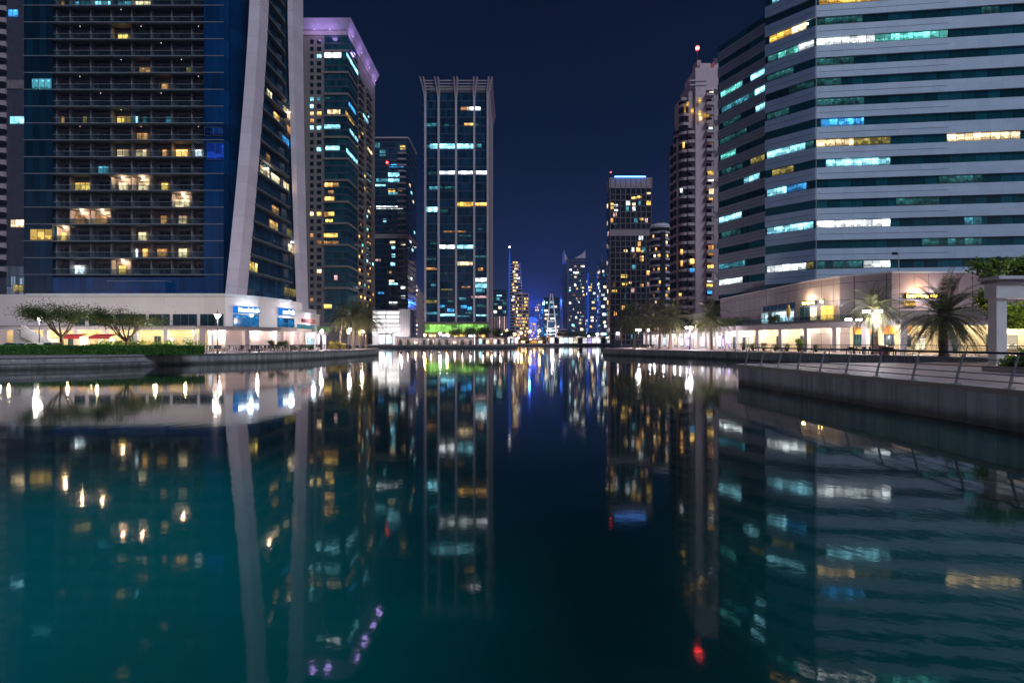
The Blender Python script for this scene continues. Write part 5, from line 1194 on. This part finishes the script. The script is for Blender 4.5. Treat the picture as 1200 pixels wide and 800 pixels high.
for i,(x,y,lab) in enumerate(((-66,66,'garden lamp on the lawn left of the first flat crowned tree'),(-55.5,67.5,'garden lamp between the first tree and the shrubs'),(-47.5,68,'garden lamp beside the second flat crowned tree'),(-73,65,'garden lamp near the left frame edge behind the hedge'))):  # assumed bollard lamps, unseen, added to light the hedge and shrubs
    gl_=thing('assumed_garden_lamp',lab,'garden lamp',(x,y,GZ)); b=MB(); b.lathe((x,y,GZ+.004),[(.12,0),(.1,.9),(.001,.9)],M_dark,10); b.build('post',gl_); b=MB(); b.lathe((x,y,GZ+.91),[(.11,0),(.12,.25),(.001,.28)],G_warm,10); b.build('lamp_head',gl_); point((x,y-.1,GZ+1.6),(1,.9,.55),420,.15)
# ================================================================== AWNINGS, STAIR, CARS, FURNITURE
fr=FR((-85,79.9),(-40,79.9))
for lab,a,e in (('red canvas awning over a doorway behind the hedge, left one',80,102),('red canvas awning behind the hedge beside the second tree',113,137)):
    u0,u1=fr.hit(a,390)[0],fr.hit(e,390)[0]; z1,z0=wz(391.5,78.5),wz(395.8,78.5)
    A=thing('awning',lab,'awning',fr.P((u0+u1)/2,0,z0),'red awnings'); b=MB(); q=fr.P
    b.hexa([q(u0,1.5,z0+.05),q(u1,1.5,z0+.05),q(u1,.05,z1-.1),q(u0,.05,z1-.1),q(u0,1.5,z0+.12),q(u1,1.5,z0+.12),q(u1,.05,z1),q(u0,.05,z1)],M_red); b.build('canopy',A)
    b=MB(); b.fbox(fr,u0,u1,1.44,1.5,z0-.22,z0+.045,M_red); b.build('valance',A)
    p=q((u0+u1)/2,.8,z0-.35); point(p,(1,.7,.35),60,.15)
S_=thing('outdoor_stair','grey outdoor stair rising behind the left street lamp','stair',(wx(55,77),77,GZ))
b=MB()
for i in range(14): b.box(wx(64,77)-.34*i-.34,wx(64,77)-.34*i,75.6,77.6,GZ+.004,GZ+.24*(i+1),M_grey)
b.build('steps',S_)
b=MB(); x0=wx(65,75.5)
b.hexa([(x0-4.9,75.3,GZ+2.3),(x0,75.3,GZ+.02),(x0,75.55,GZ+.02),(x0-4.9,75.55,GZ+2.3),(x0-4.9,75.3,GZ+4.3),(x0,75.3,GZ+1.1),(x0,75.55,GZ+1.1),(x0-4.9,75.55,GZ+4.3)],M_grey); b.build('side_wall',S_)
def car(label,loc,rz,body,L=4.4,group='cars parked behind the hedge'):
    C=thing('parked_car',label,'car',(0,0,0),group); b=MB(); hw=.88
    prof=[(-L/2,.35),(-L/2,.72),(-L/2+.35,.86),(-L*.25,.92),(-L*.10,1.38),(L*.16,1.44),(L*.34,1.05),(L/2-.1,.95),(L/2,.6),(L/2,.35)]
    n=len(prof); k=b.m(body)
    for s,ins in ((-1,0),(1,0)): pass
    def yw(z): return hw if z<.95 else hw-(z-.95)*.42
    b.v+=[(x,-yw(z),z) for x,z in prof]+[(x,yw(z),z) for x,z in prof]
    for i in range(n):
        j=(i+1)%n; b.f.append((i,j,n+j,n+i)); b.mi.append(k)
    b.f.append(tuple(reversed(range(n)))); b.mi.append(k); b.f.append(tuple(n+i for i in range(n))); b.mi.append(k)
    b.build('body',C)
    w=MB()
    for s in (-1,1):
        y=lambda z:s*(yw(z)+.012)
        pts=[(-L*.20,.98),(-L*.095,1.33),(L*.155,1.38),(L*.29,1.03)]; w.poly([(x,y(z),z) for x,z in pts],M_glassdark)
    w.poly([(-L*.245,-.74,.95),(-L*.245,.74,.95),(-L*.11,.66,1.36),(-L*.11,-.66,1.36)],M_glassdark); w.build('window',C)
    for x in (-L*.31,L*.30):
        for s in (-1,1):
            t=MB(); t.tube([(x,s*.72,.32),(x,s*.90,.32)],.32,M_dark,14); wo=t.build('wheel',C)
            t=MB(); t.tube([(x,s*.895,.32),(x,s*.91,.32)],.2,M_steel,10); t.build('rim',wo)
    for s in (-1,1):
        t=MB(); t.box(-L/2-.02,-L/2+.1,s*.62-.14,s*.62+.14,.62,.76,M_white); t.build('headlight',C)
    C.location=loc; C.rotation_euler=(0,0,rz); WL[C.name]=loc; return C
car('white parked car half hidden by the hedge under the left lamp',(wx(37,71),71.5,GZ+.004),.1,surf('car_white',(.75,.75,.78),.25,coat=1,var=.03))
car('dark parked car between the hedge and the left stair',(wx(55,72),72.4,GZ+.004),-.1,surf('car_dark',(.05,.055,.06),.22,coat=1,var=.03))
car('silver parked car at the left frame edge behind the hedge',(wx(18,72),72.2,GZ+.004),3.2,surf('car_silver',(.35,.36,.38),.25,.6,coat=1,var=.03))
# cafe furniture
tb=thing('cafe_table','small round cafe table outside the bright left arcade','table',(0,0,0),'cafe tables on the left promenade')
b=MB(); b.lathe((0,0,0),[(.001,.76),(.38,.76),(.38,.72),(.001,.72)],M_dark,14); b.build('tabletop',tb); b=MB(); b.lathe((0,0,0),[(.25,0),(.25,.03),(.04,.05),(.03,.715)],M_dark,10); b.build('pedestal',tb)
chh=thing('cafe_chair','dark cafe chair drawn up to a table on the left promenade','chair',(0,0,0),'cafe chairs on the left promenade')
b=MB(); b.box(-.23,.23,-.22,.22,.43,.48,M_dark); b.build('seat',chh); b=MB(); b.box(-.22,.22,.2,.24,.484,.92,M_dark); b.build('backrest',chh)
for sx in (-1,1):
    for sy in (-1,1): b=MB(); b.box(sx*.19-.02,sx*.19+.02,sy*.18-.02,sy*.18+.02,0,.428,M_dark); b.build('leg',chh)
spots=[]
fr0=FR(AP2[1],AP2[2]); fr1=FR(AP2[2],AP2[3]); fr2=FR(AP2[0],AP2[1])
for f,n in ((fr2,2),(fr0,3),(fr1,4)):
    for i in range(n):
        spots.append(f.P(f.L*(i+.5)/n,1.9+.5*(i%2),GZ+.004)); spots.append(f.P(f.L*(i+.2)/n,-1.5,GZ+.004))
for i in range(4): spots.append((-33.5-.4*i,100+3.2*i,GZ+.004))
spotsR=[]
for i,(px,Y) in enumerate(((748,118),(754,120),(760,117),(766,121),(752,126),(1002,64),(1012,66),(1036,60),(1050,59))): spotsR.append((wx(px,Y),Y,GZ+.004))
first=True
def setup(p,first,lt,lc,gt,gc,i):
    for q in range(3):
        an=i*.7+q*2.1; c=(p[0]+.62*math.cos(an),p[1]+.62*math.sin(an),p[2])
        if first and q==0: chh.location=c; chh.rotation_euler=(0,0,an-1.57)
        else: dup(chh,c,lc,an-1.57,1.,gc)
    if first: tb.location=p
    else: dup(tb,p,lt,0.,1.,gt)
for i,p in enumerate(spots): setup(p,i==0,tb['label'],chh['label'],tb['group'],chh['group'],i)
for i,p in enumerate(spotsR): setup(p,False,'small round cafe table on the right promenade','dark cafe chair at a table on the right promenade','cafe tables on the right promenade','cafe chairs on the right promenade',i)
# bench, litter bin and low planter on the deck
for i,(x,y,lab) in enumerate(((-37.5,74.5,'dark backless bench nearest the left cafe lamp'),(-34.2,80.8,'second dark bench along the left quay railing'))):
    B=thing('bench',lab,'bench',(x,y,GZ)); b=MB(); b.box(x-.9,x+.9,y-.22,y+.22,GZ+.42,GZ+.48,M_dark); b.build('seat',B)
    for s in (-.7,.7): b=MB(); b.box(x+s-.04,x+s+.04,y-.2,y+.2,GZ+.004,GZ+.417,M_dark); b.build('leg',B)
Bn=thing('litter_bin','purple red bin standing before the yellow lit doors','bin',(wx(1035,62),62,GZ)); x=wx(1035,62); b=MB(); b.lathe((x,62,GZ+.004),[(.001,0),(.5,0),(.55,.9),(.45,.95),(.001,.95)],surf('bin_red',(.25,.05,.10),.5),12); b.build('body',Bn); b=MB(); b.lathe((x,62,GZ+.96),[(.56,0),(.5,.14),(.001,.18)],M_dark,12); b.build('lid',Bn)

# ================================================================== SKY, LIGHT, CAMERA
w=bpy.data.worlds.new('World'); scene.world=w; w.use_nodes=True; nt=w.node_tree; nt.nodes.clear(); L=nt.links
out=N(nt,'ShaderNodeOutputWorld'); bg=N(nt,'ShaderNodeBackground'); L.new(bg.outputs[0],out.inputs[0])
sky=N(nt,'ShaderNodeTexSky',sky_type='NISHITA'); sky.sun_disc=False; sky.sun_elevation=R(-9); sky.sun_rotation=R(150)
tc=N(nt,'ShaderNodeTexCoord'); sp=N(nt,'ShaderNodeSeparateXYZ'); L.new(tc.outputs['Generated'],sp.inputs[0])
cr=N(nt,'ShaderNodeValToRGB'); L.new(mth(nt,'ABSOLUTE',sp.outputs[2]),cr.inputs[0])
el=cr.color_ramp.elements
stops=[(0,(.046,.054,.150)),(.05,(.027,.039,.118)),(.15,(.0085,.0190,.060)),(.33,(.0024,.0088,.032)),(.55,(.0011,.0054,.020)),(1,(.0008,.0035,.012))]
el[0].position=0; el[0].color=(*stops[0][1],1); el[1].position=1; el[1].color=(*stops[-1][1],1)
for p,c in stops[1:-1]: e=el.new(p); e.color=(*c,1)
no=N(nt,'ShaderNodeTexNoise'); no.inputs['Scale'].default_value=2.2; no.inputs['Detail'].default_value=4; L.new(tc.outputs['Generated'],no.inputs['Vector'])
sc=N(nt,'ShaderNodeVectorMath',operation='SCALE'); L.new(cr.outputs[0],sc.inputs[0]); L.new(mth(nt,'ADD',.75,mth(nt,'MULTIPLY',no.outputs[0],.5)),sc.inputs['Scale'])
ad=N(nt,'ShaderNodeVectorMath',operation='ADD'); L.new(sc.outputs[0],ad.inputs[0])
sk=N(nt,'ShaderNodeVectorMath',operation='SCALE'); L.new(sky.outputs[0],sk.inputs[0]); sk.inputs['Scale'].default_value=.06; L.new(sk.outputs[0],ad.inputs[1])
# the lit city behind the camera: a broken band of light low over the horizon there
bandz=N(nt,'ShaderNodeMapRange',interpolation_type='SMOOTHSTEP'); L.new(mth(nt,'ABSOLUTE',sp.outputs[2]),bandz.inputs[0]); bandz.inputs[1].default_value=.30; bandz.inputs[2].default_value=.02; bandz.inputs[3].default_value=0; bandz.inputs[4].default_value=1
bandy=N(nt,'ShaderNodeMapRange',interpolation_type='SMOOTHSTEP'); L.new(sp.outputs[1],bandy.inputs[0]); bandy.inputs[1].default_value=-.05; bandy.inputs[2].default_value=-.5; bandy.inputs[3].default_value=0; bandy.inputs[4].default_value=1
n2=N(nt,'ShaderNodeTexNoise'); n2.inputs['Scale'].default_value=9; n2.inputs['Detail'].default_value=3; L.new(tc.outputs['Generated'],n2.inputs['Vector'])
gl=N(nt,'ShaderNodeVectorMath',operation='SCALE'); gl.inputs[0].default_value=(.78,.74,1.0)
L.new(mth(nt,'MULTIPLY',mth(nt,'MULTIPLY',bandz.outputs[0],bandy.outputs[0]),mth(nt,'MULTIPLY',mth(nt,'POWER',n2.outputs[0],3.),CITY_S*6)),gl.inputs['Scale'])
a3=N(nt,'ShaderNodeVectorMath',operation='ADD'); L.new(ad.outputs[0],a3.inputs[0]); L.new(gl.outputs[0],a3.inputs[1]); L.new(a3.outputs[0],bg.inputs[0]); bg.inputs[1].default_value=SKY_S
sl=bpy.data.lights.new('sun','SUN'); sl.energy=SUN_E; sl.angle=R(24); sl.color=(.70,.84,1.0)
so=bpy.data.objects.new('sun',sl); COL.objects.link(so)
d=Vector(SUN_DIR); so.rotation_euler=d.to_track_quat('Z','Y').to_euler()
cam=bpy.data.cameras.new('camera'); cam.sensor_width=36; cam.lens=18; cam.clip_start=.1; cam.clip_end=8000
co=bpy.data.objects.new('camera',cam); COL.objects.link(co); co.location=(0,0,CZ); co.rotation_euler=(R(90),0,0); scene.camera=co
if HAZE:
    hm,nt,ns,L=nodes_of('night_air'); o_=N(nt,'ShaderNodeOutputMaterial'); pv=N(nt,'ShaderNodeVolumePrincipled'); L.new(pv.outputs[0],o_.inputs['Volume']); pv.inputs['Color'].default_value=(.38,.52,1,1); pv.inputs['Density'].default_value=HAZE; pv.inputs['Anisotropy'].default_value=.3
    hz=MB(); hz.box(-420,420,-60,960,-2.5,175,hm); h_=hz.build('haze'); h_['kind']='stuff'
vs=scene.view_settings; vs.view_transform='Standard'; vs.look='None'; vs.exposure=EXPO; vs.gamma=1; vs.use_curve_mapping=False
cy=scene.cycles; cy.use_denoising=True; cy.max_bounces=6; cy.diffuse_bounces=3; cy.glossy_bounces=4; cy.transmission_bounces=2; cy.sample_clamp_indirect=4; cy.sample_clamp_direct=0; cy.use_light_tree=True; cy.caustics_reflective=False; cy.caustics_refractive=False; cy.use_adaptive_sampling=True; cy.adaptive_threshold=.015
bpy.context.view_layer.update()
